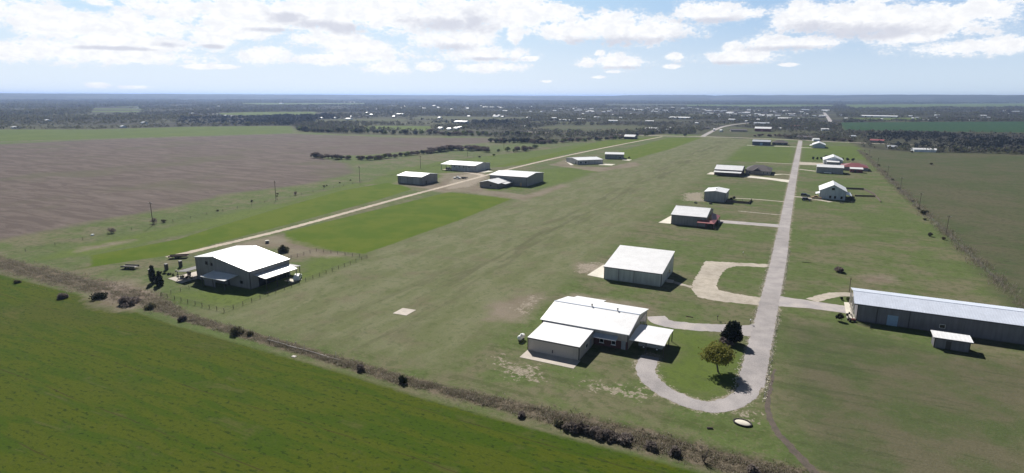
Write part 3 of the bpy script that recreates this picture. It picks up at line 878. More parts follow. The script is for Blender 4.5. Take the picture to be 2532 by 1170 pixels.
slab_roof(R_, 'awning', [(-38.75, 121.7, 2.45), (-33.2, 121.7, 2.45), (-33.2, 123.4, 2.95), (-38.75, 123.4, 2.95)], GREY_ROOF)
for x in (-37.0, -34.2):
    w_ = window(R_, 'y', 123.43, x - .5, x + .5, .75, 2.05)
    mb = MB(); mb.box(x - .6, x + .6, 123.25, 123.36, .62, .74); mb.build('sill', WTRIM, w_, R_.location)
panel(R_, 'door', 'y', 123.43, -32.4, -31.4, 0, 2.05, DOORM, 0.05)
panel(R_, 'garage_door', 'y', 113.4, -49.6, -40.4, 0.05, 2.75, plain('garage_door_beige', (.50, .435, .39), .5, .05), 0.04)
panel(R_, 'door_handle', 'y', 113.35, -45.2, -45.0, .55, 1.25, TRIM, 0.08)
window(R_, 'x', -38.9, 117.6, 118.8, 1.1, 2.1, sgn=1)
panel(R_, 'side_door', 'x', -38.9, 120.6, 121.6, 0, 2.05, DOORM, sgn=1)
panel(R_, 'big_door', 'x', -30.9, 134.2, 139.4, 0, 3.5, GLASS, 0.06, sgn=1)
for a in (135.5, 136.8, 138.1):
    panel(R_, 'door_bar', 'x', -30.84, a - .05, a + .05, 0, 3.5, WTRIM, 0.05, sgn=1)
slab_roof(R_, 'porch_roof', [(-30.6, 123.2, 2.75), (-22.7, 123.2, 2.75), (-22.7, 129.2, 3.15), (-30.6, 129.2, 3.15)], WHITE_ROOF)
slab_roof(R_, 'porch_roof', [(-30.6, 129.25, 3.15), (-22.7, 129.25, 3.15), (-22.7, 133.2, 2.88), (-30.6, 133.2, 2.88)], WHITE_ROOF)
for p in ((-22.9, 123.5), (-22.9, 129.2), (-22.9, 132.9), (-26.8, 123.5)):
    post(R_, p[0], p[1], 2.66, .09)
for x, y in ((-42.5, 132.4), (-36.0, 132.3)):
    mb = MB(); mb.tube((x, y, 5.6), (x, y, 6.15), .14); mb.tube((x, y, 6.15), (x, y, 6.3), .22); mb.build('vent', STEEL, R_, R_.location)

# --- white monoslope hangar
R_ = thing('hangar', (-43, 181, 0), 'pale grey-green hangar with a single sloping white roof beside the caliche driveway', 'hangar')
shell(R_, 'x', -52.0, -34.1, [(172.9, 4.05), (190.6, 6.75)], PALEWALL, WHITE_ROOF, oh=0.3, ohe=.2, ribs=0)
for x in (-47.3, -42.5):
    mb = MB(); mb.box(x - .07, x + .07, 172.76, 172.88, 0, 3.95); mb.build('downspout', MIDWALL, R_, R_.location)
panel(R_, 'door', 'x', -34.1, 181.0, 182.3, 0, 2.2, DOORM, sgn=1)
panel(R_, 'window', 'x', -34.1, 184, 185.2, 1.2, 2.3, GLASS, sgn=1)
panel(R_, 'hangar_door', 'x', -52.0, 174.5, 188.5, .06, 4.1, WHITEWALL, .06, sgn=-1)
mb = MB(); mb.box(-34.0, -31.8, 178.3, 180.6, 0, .35); mb.build('step', CONC, R_, R_.location)

# --- two-tone house with lean-to roofs on the left
R_ = thing('hangar_house', (-154, 124, 0), 'grey gabled house with wide white roof and two white lean-to porches inside a wire fence', 'house')
shell(R_, 'y', 116.0, 131.2, [(-165.7, 7.0), (-157.0, 8.1), (-142.2, 5.45)], MIDWALL, WHITE_ROOF, oh=.25, ohe=.25, ribs=0)
slab_roof(R_, 'porch_roof', [(-158.0, 111.5, 3.1), (-147.5, 111.5, 3.1), (-147.2, 115.95, 3.7), (-157.8, 115.95, 3.7)], WHITE_ROOF)
for x in (-157.6, -153, -148.0):
    post(R_, x, 111.8, 3.0, .08)
panel(R_, 'porch_wall', 'y', 112.6, -157.8, -153.0, 0, 2.7, DARKWALL, .08)  # dark siding colour stands in for the shade under the porch
slab_roof(R_, 'side_porch_roof', [(-142.15, 117.6, 4.0), (-137.4, 117.4, 3.55), (-137.2, 129.6, 3.55), (-142.15, 130.6, 4.0)], WHITE_ROOF)
for y in (117.7, 121.6, 125.5, 129.3):
    post(R_, -137.5, y, 3.45, .08)
for x0, x1, z0, z1 in ((-161.2, -160.0, 5.2, 6.3), (-158.9, -157.9, 5.1, 6.1)):
    window(R_, 'y', 116.0, x0, x1, z0, z1, frame=TRIM)
window(R_, 'y', 116.0, -146.5, -145.3, 1.2, 2.2, frame=TRIM)
panel(R_, 'door', 'y', 116.0, -152, -151, 0, 2.1, TRIM)
panel(R_, 'door_and_porch_shade', 'x', -142.2, 119.0, 130.6, 0, 3.1, GLASS, sgn=1)  # door glass widened to paint the dark under the side porch
slab_roof(R_, 'back_lean_to', [(-146, 131.5, 3.1), (-140.7, 131.5, 3.1), (-140.7, 134.4, 2.7), (-146, 134.4, 2.7)], GREYWALL)
for p in ((-141.0, 134.1), (-145.7, 134.1)):
    post(R_, p[0], p[1], 2.6)
slab_roof(R_, 'west_awning', [(-170.6, 112.6, 2.6), (-165.72, 112.6, 3.2), (-165.72, 121, 3.2), (-170.6, 121, 2.6)], TRIM)
for y in (112.9, 120.7):
    post(R_, -170.4, y, 2.5)

# --- long building on the right with pale blue roof
R_ = thing('hangar_house', (34, 174, 0), 'long dark grey building with pale blue roof and blue door at the right edge', 'house')
shell(R_, 'x', 16.9, 58, [(167.7, 4.55), (174.6, 5.75), (181.5, 4.55)], DARKWALL, PALE_ROOF, oh=.35, ohe=.9, ribs=.6)
panel(R_, 'blue_door', 'y', 167.7, 23.6, 25.9, 0, 2.7, BDOOR, .05)
for x in (21.3, 28.2):
    mb = MB(); mb.box(x - .07, x + .07, 167.5, 167.66, 0, 4.4); mb.build('downspout', TRIM, R_, R_.location)
window(R_, 'y', 167.7, 34.5, 35.7, 1.2, 2.2)
for y in (168, 171.2, 174.6, 178, 181.2):
    post(R_, 16.15, y, 4.3, .1, PALEWOOD)
# --- small shed roof beside it
R_ = thing('shed', (35.2, 157.6, 0), 'small dark shed with flat white roof in front of the long blue-roofed building', 'shed')
shell(R_, 'x', 31.8, 38.5, [(156.5, 2.5), (159.6, 2.75)], DARKWALL, WHITE_ROOF, oh=.4, ohe=.4, ribs=.8)
panel(R_, 'door', 'y', 156.5, 34, 35, 0, 2, TRIM)

# --- barn with red porch
R_ = thing('barn', (-43, 277, 0), 'dark metal barn with white roof and a red porch at its right corner', 'barn')
shell(R_, 'x', -49.9, -34.9, [(266.2, 4.35), (277.2, 6.5), (288, 4.35)], MIDWALL, WHITE_ROOF, oh=.4, ohe=.3, ribs=0)
slab_roof(R_, 'porch_roof', [(-38.2, 263.3, 2.35), (-31.0, 263.3, 2.35), (-32.6, 266.1, 3.1), (-38.2, 266.1, 3.1)], PINK_ROOF)
slab_roof(R_, 'porch_roof', [(-31.0, 263.4, 2.35), (-31.0, 284, 2.35), (-34.85, 284, 3.4), (-32.62, 266.1, 3.1)], RED_ROOF)
for p in ((-37.9, 263.6), (-34.5, 263.6), (-31.2, 263.6), (-31.2, 270), (-31.2, 277), (-31.2, 283.6)):
    post(R_, p[0], p[1], 2.25, .08, REDWALL)
panel(R_, 'red_wall', 'x', -34.9, 266.4, 287.8, 0, 3.2, REDWALL, .05, sgn=1)
panel(R_, 'hangar_door', 'x', -49.9, 268, 286, .06, 4.1, GREYWALL, .06)
# --- small square grey hangar
R_ = thing('hangar', (-40.5, 343, 0), 'small square grey hangar with white gable roof and a fenced yard behind', 'hangar')
shell(R_, 'y', 335.2, 350.5, [(-45.9, 5.2), (-40.4, 5.95), (-34.9, 5.2)], GREYWALL, WHITE_ROOF, oh=.3, ohe=.3, ribs=0)
mb = MB(); mb.tube((-40.5, 342, 5.95), (-40.5, 342, 6.5), .25); mb.build('vent', STEEL, R_, R_.location)
panel(R_, 'side_door', 'x', -34.9, 340, 341.2, 0, 2.1, TRIM, sgn=1)
panel(R_, 'hangar_door', 'x', -45.9, 337, 349, .02, 4.6, GREYWALL, .06)
# --- white-roofed hangar and dark hip-roofed house
R_ = thing('hangar', (-47, 464, 0), 'dark brown hangar with white roof and white lean-to strip beside the dark hip-roofed house', 'hangar')
shell(R_, 'x', -56.4, -37.7, [(455, 4.1), (466, 6.2), (477, 4.1)], plain('brown_siding', (.10, .06, .06), .7), WHITE_ROOF, oh=.3, ohe=.3)
slab_roof(R_, 'lean_to_roof', [(-56.4, 449.3, 2.75), (-37.7, 449.3, 2.75), (-37.7, 454.9, 3.35), (-56.4, 454.9, 3.35)], WHITE_ROOF, ribs=12)
for x in (-56, -49.8, -43.8, -38.0):
    post(R_, x, 449.7, 2.6, .1)

def hip_house(name, label, x0, x1, y0, y1, ez, rz, wall, roof, inset, oh=.6):
    r = thing(name, ((x0 + x1) / 2, (y0 + y1) / 2, 0), label, 'house')
    w = MB(); w.box(x0, x1, y0, y1, 0, ez); w.build('wall', wall, r, r.location)
    m_ = MB()
    X0, X1, Y0, Y1 = x0 - oh, x1 + oh, y0 - oh, y1 + oh
    cy = (y0 + y1) / 2
    vs = [(X0, Y0, ez - .05), (X1, Y0, ez - .05), (X1, Y1, ez - .05), (X0, Y1, ez - .05), (X0 + inset, cy, rz), (X1 - inset, cy, rz),
          (X0, Y0, ez - .2), (X1, Y0, ez - .2), (X1, Y1, ez - .2), (X0, Y1, ez - .2)]
    m_.add(vs, [(0, 1, 5, 4), (1, 2, 5), (2, 3, 4, 5), (3, 0, 4), (0, 6, 7, 1), (1, 7, 8, 2), (2, 8, 9, 3), (3, 9, 6, 0), (9, 8, 7, 6)])
    m_.build('roof', roof, r, r.location)
    return r
R_ = hip_house('house', 'dark purple-brown hip-roofed house beside the white-roofed brown hangar', -36.6, -19.6, 471, 495, 2.8, 6.0, TAN, SHINGLE, 6)
for x in (-33.5, -24.0, -21.5):
    window(R_, 'y', 471, x - .6, x + .6, .9, 2.1)
panel(R_, 'garage_door', 'x', -19.6, 475, 480, 0, 2.3, DOORM, sgn=1)
m_ = MB(); m_.add([(-31.5, 468.5, 2.9), (-25.5, 468.5, 2.9), (-28.5, 468.5, 5.0), (-31.5, 478, 2.9), (-25.5, 478, 2.9), (-28.5, 480, 5.0)], [(0, 1, 2), (0, 2, 5, 3), (1, 4, 5, 2), (0, 3, 4, 1)])
m_.build('front_gable', SHINGLE, R_, R_.location)
for x in (-31.2, -25.8):
    post(R_, x, 468.8, 2.88, .15, TAN)

# --- dark blue hangar and dark house at the far end
R_ = thing('hangar', (-44.5, 768, 0), 'dark blue metal hangar at the far end of the runway', 'hangar')
shell(R_, 'x', -54.4, -35, [(760, 4.4), (768, 6.0), (777, 4.4)], NAVYWALL, GREY_ROOF, oh=.4, ohe=.4)
panel(R_, 'door', 'y', 760, -46, -43, 0, 3.2, BDOOR, .05)
R_ = hip_house('house', 'low dark house with brown hip roof right of the dark blue hangar', -33.5, -17, 778, 793, 2.9, 5.4, TRIM, SHINGLE, 6)
for x in (-29, -22):
    window(R_, 'y', 778, x - .8, x + .8, .9, 2.1)

# --- right side of the road, far
R_ = thing('house', (17.8, 382, 0), 'tall pale blue-grey two-storey house with white gable roof and dark windows', 'house')
shell(R_, 'y', 372.5, 391, [(11.3, 5.0), (17.8, 8.3), (24.2, 5.0)], BLUEWALL, WHITE_ROOF, oh=.55, ohe=.5, ribs=0)
for x, z in ((17.4, 5.6), (17.9, 5.6)):
    pass
window(R_, 'y', 372.5, 16.9, 18.4, 5.4, 6.7, frame=TRIM)
for x in (16.6, 19.0, 22.2):
    window(R_, 'y', 372.5, x - .55, x + .55, .7, 2.2, frame=TRIM)
slab_roof(R_, 'porch_roof', [(9.2, 374, 2.6), (11.25, 374, 3.2), (11.25, 381, 3.2), (9.2, 381, 2.6)], WHITE_ROOF)
slab_roof(R_, 'porch_roof', [(24.25, 374.5, 3.2), (27.4, 374.5, 2.4), (27.4, 388, 2.4), (24.25, 388, 3.2)], GREY_ROOF)
for p in ((9.4, 374.2), (9.4, 380.7), (27.2, 374.8), (27.2, 387.7)):
    post(R_, p[0], p[1], 2.3, .08)
panel(R_, 'door', 'x', 11.3, 383, 384.2, 0, 2.1, TRIM)

R_ = thing('hangar', (20, 508, 0), 'grey hangar with white roof in front of the red-roofed house', 'hangar')
shell(R_, 'x', 11.1, 28.8, [(502.5, 4.6), (509, 5.9), (516, 4.6)], GREYWALL, WHITE_ROOF, oh=.3, ohe=.3)
R_ = hip_house('house', 'sprawling house with red hip roof behind the grey white-roofed hangar', 29.5, 47, 532, 552, 2.8, 5.2, GREYWALL, RED_ROOF, 7)
for x in (36, 41, 44):
    window(R_, 'y', 532, x - .7, x + .7, .9, 2.1)
R_ = thing('shed', (38.2, 521, 0), 'long dark red shed with white roof before the red-roofed house', 'shed')
shell(R_, 'x', 34.2, 42.6, [(518.5, 2.7), (523.5, 3.3)], REDWALL, WHITE_ROOF, oh=.4, ohe=.3)
panel(R_, 'door', 'y', 518.5, 37, 38.2, 0, 2.1, TRIM)
R_ = thing('house', (24, 583, 0), 'house with steep white gable roof beside the row of round evergreens', 'house')
shell(R_, 'y', 574, 596, [(17.2, 3.6), (24.6, 6.6), (31.5, 3.6)], WHITEWALL, WHITE_ROOF, oh=.6, ohe=.6)
shell(R_, 'x', 19.5, 28.5, [(565, 2.7), (573.9, 3.4)], GREYWALL, WHITE_ROOF, oh=.3, ohe=.3, names=('garage_wall', 'garage_roof'))
window(R_, 'x', 17.2, 580, 582, 1, 2.2)
R_ = thing('house', (16, 766, 0), 'small pale blue gabled house beyond the lawns right of the road', 'house')
shell(R_, 'y', 753, 778, [(9.6, 3.5), (15.9, 6.0), (22.4, 3.5)], BLUEWALL, WHITE_ROOF, oh=.5, ohe=.4)
slab_roof(R_, 'porch_roof', [(6.6, 755, 2.3), (9.5, 755, 3.0), (9.5, 768, 3.0), (6.6, 768, 2.3)], WHITE_ROOF)
for y in (755.3, 767.7):
    post(R_, 6.8, y, 2.2, .1)
panel(R_, 'door', 'x', 9.6, 770, 771.5, 0, 2.1, TRIM)

# --- left cluster
R_ = thing('hangar', (-227, 323, 0), 'dark grey hangar with white roof nearest the sandy track on its left', 'hangar')
shell(R_, 'x', -236.2, -217.2, [(314, 5.15), (323, 6.35), (332, 5.15)], MIDWALL, WHITE_ROOF, oh=.9, ohe=.3, ribs=0)
for x in (-231.5, -221.5):
    panel(R_, 'side_panel', 'y', 314, x - 2.2, x + 2.2, 0, 4.4, GREYWALL, .05)
panel(R_, 'door', 'x', -217.2, 318, 319.4, 0, 2.2, TRIM, sgn=1)
R_ = thing('hangar', (-232, 395, 0), 'pale grey long hangar with white roof extended over an open bay at its left end', 'hangar')
shell(R_, 'x', -240.5, -219.6, [(387.3, 4.65), (400, 6.0), (411, 4.65)], LIGHTWALL, WHITE_ROOF, oh=.9, ohe=.2, ribs=0)
slab_roof(R_, 'bay_roof', [(-249.6, 386.4, 4.65), (-240.75, 386.4, 4.65), (-240.75, 400, 6.1), (-249.6, 400, 6.1)], WHITE_ROOF)
slab_roof(R_, 'bay_roof', [(-249.6, 400.02, 6.1), (-240.75, 400.02, 6.1), (-240.75, 411.9, 4.65), (-249.6, 411.9, 4.65)], WHITE_ROOF)
for p in ((-249.3, 387), (-245, 387), (-249.3, 411.4), (-249.3, 399.8)):
    post(R_, p[0], p[1], 4.5 if p[1] != 399.8 else 5.9, .12)
for x in (-237.5, -233.5, -229.5, -224.8):
    panel(R_, 'window', 'y', 387.3, x - .5, x + .5, 2.9, 3.7, GLASS)
for x in (-235.6, -227.4, -221.4):
    mb = MB(); mb.box(x - .07, x + .07, 387.14, 387.28, 0, 4.5); mb.build('downspout', TRIM, R_, R_.location)
R_ = thing('hangar', (-167, 352, 0), 'big grey hangar with white roof and a low lean-to house joined to its front left', 'hangar')
shell(R_, 'x', -181, -154.5, [(338.5, 5.9), (352, 7.2), (365, 5.9)], MIDWALL, WHITE_ROOF, oh=.5, ohe=.4, ribs=0)
shell(R_, 'y', 322.6, 338.4, [(-179.6, 3.2), (-174.2, 4.5), (-166.9, 3.0)], plain('dark_tan_siding', (.22, .19, .16), .8), WHITE_ROOF, oh=.4, ohe=.3, names=('house_wall', 'house_roof'))
slab_roof(R_, 'porch_roof', [(-166.45, 327, 2.9), (-163.9, 327, 2.45), (-163.9, 337.5, 2.45), (-166.45, 337.5, 2.9)], WHITE_ROOF)
for y in (327.3, 337.2):
    post(R_, -164.1, y, 2.35)
panel(R_, 'door', 'y', 338.5, -159.2, -158.1, 0, 2.2, TANP)
window(R_, 'y', 322.6, -172.6, -171.4, 1.1, 2.1, frame=TRIM)
def turned(r, loc, deg):
    """the thing was built square round the origin; now it stands turned on its slab"""
    r.location = loc
    r.rotation_euler = (0, 0, math.radians(deg))
R_ = thing('hangar', (0, 0, 0), 'long pale grey hangar with dark square windows standing askew beside the sandy track', 'hangar')
shell(R_, 'x', -11.6, 11.6, [(-11.5, 3.6), (0, 4.7), (11.5, 3.6)], LIGHTWALL, WHITE_ROOF, oh=.3, ohe=.3)
for x in (-9, -4.5):
    panel(R_, 'window', 'y', -11.5, x - .7, x + .7, .9, 2.3, GLASS)
for x in (-6.5, -1.5, 3.8):
    mb = MB(); mb.box(x - .1, x + .1, -11.62, -11.52, 0, 3.5); mb.build('downspout', MIDWALL, R_)
panel(R_, 'door', 'x', -11.6, -8, -6.5, 0, 2.2, TRIM)
turned(R_, (-167.7, 486, 0), 46)
R_ = thing('hangar', (0, 0, 0), 'smaller grey hangar with bright white roof farther along the track', 'hangar')
shell(R_, 'x', -8.4, 8.4, [(-8, 4.3), (0, 5.4), (8, 4.3)], MIDWALL, WHITE_ROOF, oh=.3, ohe=.3)
panel(R_, 'window', 'y', -8, 4.6, 5.7, .9, 1.9, GLASS)
turned(R_, (-155.8, 535.8, 0), 16)
R_ = thing('barn', (-210, 800, 0), 'white roofed open barn by the far bend of the sandy track', 'barn')
shell(R_, 'x', -217.5, -203.5, [(789, 3.2), (797, 5.4), (806, 3.2)], NAVYWALL, WHITE_ROOF, oh=.5, ohe=.5)
panel(R_, 'bay_shade_panel', 'y', 789, -215, -206, 0, 2.6, RUBBER)  # flat black panel painted for the shaded inside of the bay
R_ = thing('barn', (-62.5, 1082, 0), 'dark red barn with white roof beyond the cross road', 'barn')
shell(R_, 'x', -75, -50.5, [(1073, 4.6), (1083, 7.0), (1093, 4.6)], REDWALL, WHITE_ROOF, oh=.6, ohe=.6)
panel(R_, 'door', 'y', 1073, -66, -62, 0, 3.4, PINK_ROOF)

# ------------------------------------------------------------------ plants
def quads_at(c, size, rng, flat=0.0, stretch=1.0):
    """one randomly turned leaf clump per centre"""
    n = len(c)
    u = rng.normal(size=(n, 3)); u /= np.linalg.norm(u, axis=1)[:, None]
    w = rng.normal(size=(n, 3)); w -= (w * u).sum(1)[:, None] * u; w /= np.linalg.norm(w, axis=1)[:, None]
    s_ = (size * rng.uniform(.55, 1.35, n))[:, None]
    a = u * s_ * .5 * stretch; b = w * s_ * .5
    V = np.stack([c - a - b * .7, c + a * .8 - b, c + a + b * .6, c - a * .7 + b], 1).reshape(-1, 3)
    Q = np.arange(n * 4).reshape(n, 4)
    return V, Q

def crown_pts(n, lobes, rng, fill=0.35):
    """points in the shells of several lobes (cx, cy, cz, rx, ry, rz): gaps stay open between them"""
    vol = np.array([l[3] * l[4] * l[5] for l in lobes]) ** .75
    k = rng.choice(len(lobes), n, p=vol / vol.sum())
    L_ = np.array(lobes)[k]
    d = rng.normal(size=(n, 3)); d /= np.linalg.norm(d, axis=1)[:, None]
    r = rng.uniform(fill, 1.0, n) ** .6 * (1 + rng.normal(0, .10, n))
    return L_[:, :3] + d * r[:, None] * L_[:, 3:]

def random_lobes(h, w, base, n, rng):
    out = []
    for i in range(n):
        t = rng.uniform(0, 2 * math.pi); rr = w * .5 * rng.uniform(.1, .68)
        z = base + (h - base) * rng.uniform(.25, .78)
        q = rng.uniform(.18, .33)
        out.append((rr * math.cos(t), rr * math.sin(t), z, w * q, w * q, (h - base) * rng.uniform(.18, .34)))
    out.append((0, 0, base + (h - base) * .55, w * .3, w * .3, (h - base) * .4))
    return out

def limbs(mb, h, w, base, rng, n=6, r=0.14):
    top = Vector((rng.uniform(-.1, .1) * w, rng.uniform(-.1, .1) * w, base + (h - base) * .35))
    mb.tube((0, 0, -.1), top, r, r * .7, 7)
    for i in range(n):
        t = 2 * math.pi * (i + rng.uniform(-.3, .3)) / n
        k = rng.uniform(.28, .45)
        e = Vector((math.cos(t) * w * k, math.sin(t) * w * k, base + (h - base) * rng.uniform(.5, .9)))
        m_ = top.lerp(e, .5) + Vector((0, 0, .08 * h))
        mb.tube(top, m_, r * .5, r * .32, 5); mb.tube(m_, e, r * .32, r * .08, 5)
        for j in range(2):
            f = m_.lerp(e, .4) + Vector((rng.uniform(-1, 1), rng.uniform(-1, 1), rng.uniform(.2, 1))) * w * .16
            mb.tube(m_.lerp(e, .2), f, r * .18, r * .05, 4)

def low_lobes(h, w, n, rng):
    out = []
    for i in range(n):
        t = rng.uniform(0, 2 * math.pi); rr = w * .5 * rng.uniform(.0, .8)
        q = rng.uniform(.14, .26) * w
        hz = h * rng.uniform(.3, .55) * (1 - .45 * rr / (w * .5))
        out.append((rr * math.cos(t), rr * math.sin(t), hz * .8, q, q, hz))
    return out

def plant(name, label, cat, loc, h, w, leaf, n, size, base=None, seed=0, group=None, lobes=None, nl=7, stretch=1.0, trunk=True, r=.14, parts=('trunk', 'crown')):
    rng = np.random.default_rng(seed)
    base = h * .3 if base is None else base
    root = thing(name, (loc[0], loc[1], 0), label, cat, group)
    if trunk:
        mb = MB(); limbs(mb, h, w, base, rng, r=r)
        mb.build(parts[0], BARK, root)
    lb = lobes or (low_lobes(h, w, nl + 3, rng) if parts[0] == 'stems' else random_lobes(h, w, base, nl, rng))
    c = crown_pts(n, lb, rng)
    c[:, 2] = np.maximum(c[:, 2], .08)
    V, Q = quads_at(c, size, rng, stretch=stretch)
    o = bpy.data.objects.new(parts[1], raw_mesh(parts[1], V, Q, [leaf]))
    col.objects.link(o); o.parent = root
    return root

def far_tree_mesh(name, h, w, base, leaf, n, size, seed, stretch=1.0, nl=6):
    """trunk and crown in one mesh for trees of a few pixels"""
    rng = np.random.default_rng(seed)
    mb = MB(); limbs(mb, h, w, base, rng, n=4, r=.16)
    V0 = np.array(mb.v); Q0 = np.array([list(f)[:4] if len(f) >= 4 else list(f) + [f[-1]] for f in mb.f if len(f) == 4])
    V, Q = quads_at(crown_pts(n, random_lobes(h, w, base, nl, rng), rng), size, rng, stretch=stretch)
    V[:, 2] = np.maximum(V[:, 2], .05)
    return raw_mesh(name, np.concatenate([V0, V]), np.concatenate([Q0, Q + len(V0)]), [BARK, leaf], np.r_[np.zeros(len(Q0), int), np.ones(len(Q), int)])

# the two trees and shrubs in the drive loop
plant('young_tree', 'yellow-green budding tree with forked trunk inside the driveway loop', 'tree', at(1776, 920), 6.2, 7.0, L_YEL, 4600, .30, base=1.0, seed=3, nl=14, r=.2)
plant('evergreen_tree', 'dark rounded evergreen tree beside the driveway junction', 'tree', at(1808, 847), 5.2, 4.8, L_DARK, 3400, .38, base=.6, seed=5,
      lobes=[(0, 0, 1.9, 2.2, 2.0, 1.6), (.2, .2, 3.5, 1.8, 1.7, 1.3), (.2, 0, 4.4, 1.45, 1.4, .85), (-1.1, -.3, 1.6, 1.3, 1.3, 1.2), (1.2, 0, 1.7, 1.2, 1.2, 1.3)])
plant('bare_shrub', 'bare purple-grey shrub in front of the dark rounded evergreen', 'shrub', at(1792, 852), 2.2, 3.2, L_MESQ, 700, .3, base=.3, seed=6, stretch=2.2, parts=('stems', 'twigs'), r=.06)
plant('cedar', 'taller columnar dark cedar behind its twin left of the fenced house', 'tree', at(379, 699), 5.0, 2.0, L_CEDAR, 1300, .34, base=.2, seed=8, lobes=[(0, 0, 1.6, .95, .95, 1.6), (0, 0, 3.2, .8, .8, 1.5), (0, 0, 4.6, .55, .55, 1.1)])
plant('cedar', 'cone-shaped dark cedar in front of its taller twin left of the fenced house', 'tree', at(395, 706), 4.3, 2.5, L_CEDAR, 1300, .34, base=.1, seed=9, lobes=[(0, 0, 1.0, 1.25, 1.25, 1.1), (0, 0, 2.3, .9, .9, 1.3), (0, 0, 3.6, .5, .5, 1.0)])
plant('olive_shrub', 'big olive-brown shrub behind the grey gabled house by the track', 'shrub', (-167.0, 151.5), 3.3, 4.6, L_OLIVE, 1500, .34, base=.3, seed=11, r=.08, parts=('stems', 'foliage'))
plant('brush_pile', 'dark round brush pile alone on the lawn right of the road', 'brush pile', at(2076, 672), 1.3, 3.6, L_MESQ, 500, .42, base=.0, seed=12, stretch=2.0, parts=('branches', 'twigs'), r=.05)
plant('small_tree', 'small dark green tree beside the pale apron of the blue-roofed building', 'tree', at(2079, 795), 1.9, 2.2, L_CEDAR, 600, .26, base=.5, seed=13, r=.06)
plant('garden_shrub', 'small round shrub on the grass triangle before the blue-roofed building', 'shrub', at(2081, 742), .95, .95, L_CEDAR, 260, .2, base=.05, seed=14, r=.03)
plant('garden_shrub', 'leafy shrub close to the left end of the blue-roofed building', 'shrub', at(2094, 745), 1.3, .9, L_GREEN, 260, .2, base=.05, seed=15, r=.03)
plant('garden_shrub', 'pale shrub tucked under the left end of the blue roof', 'shrub', (16.0, 184.6), 1.2, 1.0, L_OLIVE, 200, .2, base=.05, seed=16, r=.03)

# shrubs along the weedy ditch between the wheat and the lawns
DITCH = [((586, 826), 2.6, 3.2, L_OLIVE, 'grey-green round bush on the weed strip above the wheat, left of a smaller one'),
         ((617, 829), 1.3, 1.8, L_OLIVE, 'low round bush just right of the bigger grey-green one on the weed strip'),
         ((452, 793), 1.5, 2.4, L_TWIG, 'dark twiggy bush on the weed strip below the fenced yard'),
         ((893, 915), 1.4, 2.2, L_TWIG, 'grey twiggy bush at the right end of the white pipe fence'),
         ((995, 947), 2.2, 2.0, L_CEDAR, 'dark solitary bush on the wheat edge halfway along the weed strip'),
         ((1290, 1030), .9, 1.5, L_TWIG, 'low dark bush on the weed strip below the stony bare patch'),
         ((1380, 1052), 1.4, 2.2, L_OLIVE, 'bush at the left start of the long bare thicket by the wheat'),
         ((1612, 1108), 1.2, 2.2, L_TWIG, 'upright bare bush in the weed strip right of the long thicket'),
         ((1668, 1124), 1.4, 1.8, L_TWIG, 'taller bare bush in the weed strip nearest the dead branching one'),
         ((240, 738), 2.6, 4.6, L_CEDAR, 'big dark bush in the brown weeds at the left end of the ditch'),
         ((318, 752), 2.8, 6.2, L_TWIG, 'wide grey bare bush in the brown weeds left of the fenced yard'),
         ((375, 762), 2.0, 3.0, L_OLIVE, 'mossy bush between the wide bare bush and the fenced yard'),
         ((150, 738), 1.8, 3.4, L_TWIG, 'bare bush in the weeds left of the big dark one'),
         ((40, 700), 1.3, 2.4, L_OLIVE, 'olive bush farthest left on the weed strip'),
         ((1860, 1172), 1.7, 2.4, L_TWIG, 'twiggy bush at the bottom of the picture beside the dirt path')]
for i, (p, h, w, leaf, lab) in enumerate(DITCH):
    plant('shrub', lab, 'shrub', at(*p), h, w, leaf, int(260 + 130 * w), .24 if leaf is not L_TWIG else .20, base=.15, seed=40 + i, stretch=1.2 if leaf is not L_TWIG else 4.0, r=.06, parts=('stems', 'foliage'))
# the long bare thicket: five bushes side by side
for i in range(6):
    px = 1412 + i * 27
    plant('thicket_bush', 'bare purple-brown bush in the long thicket along the wheat edge', 'shrub', at(px, 1062 + i * 6.2), 1.7 - .12 * i + .3 * (i % 2), 3.0, L_TWIG, 480, .20, base=.1, seed=70 + i, stretch=3.6, r=.05, group='bushes of the bare thicket by the wheat', parts=('stems', 'twigs'))
mb = MB()
rr = random.Random(4)
for i in range(9):
    a = rr.uniform(0, 6.28); l = rr.uniform(1.4, 2.8)
    e = Vector((math.cos(a) * l * .45, math.sin(a) * l * .45, l))
    mb.tube((0, 0, 0), e * .55, .06, .04, 5)
    for j in range(4):
        f = e * rr.uniform(.35, .6) + Vector((rr.uniform(-.7, .7), rr.uniform(-.7, .7), rr.uniform(.3, 1.0)))
        mb.tube(e * .45, f, .03, .012, 4)
o = mb.build('dead_bush', BARK); o.location = (*at(1740, 1142), 0)
tag(o, 'dead leafless branching bush at the right end of the weed strip', 'shrub')

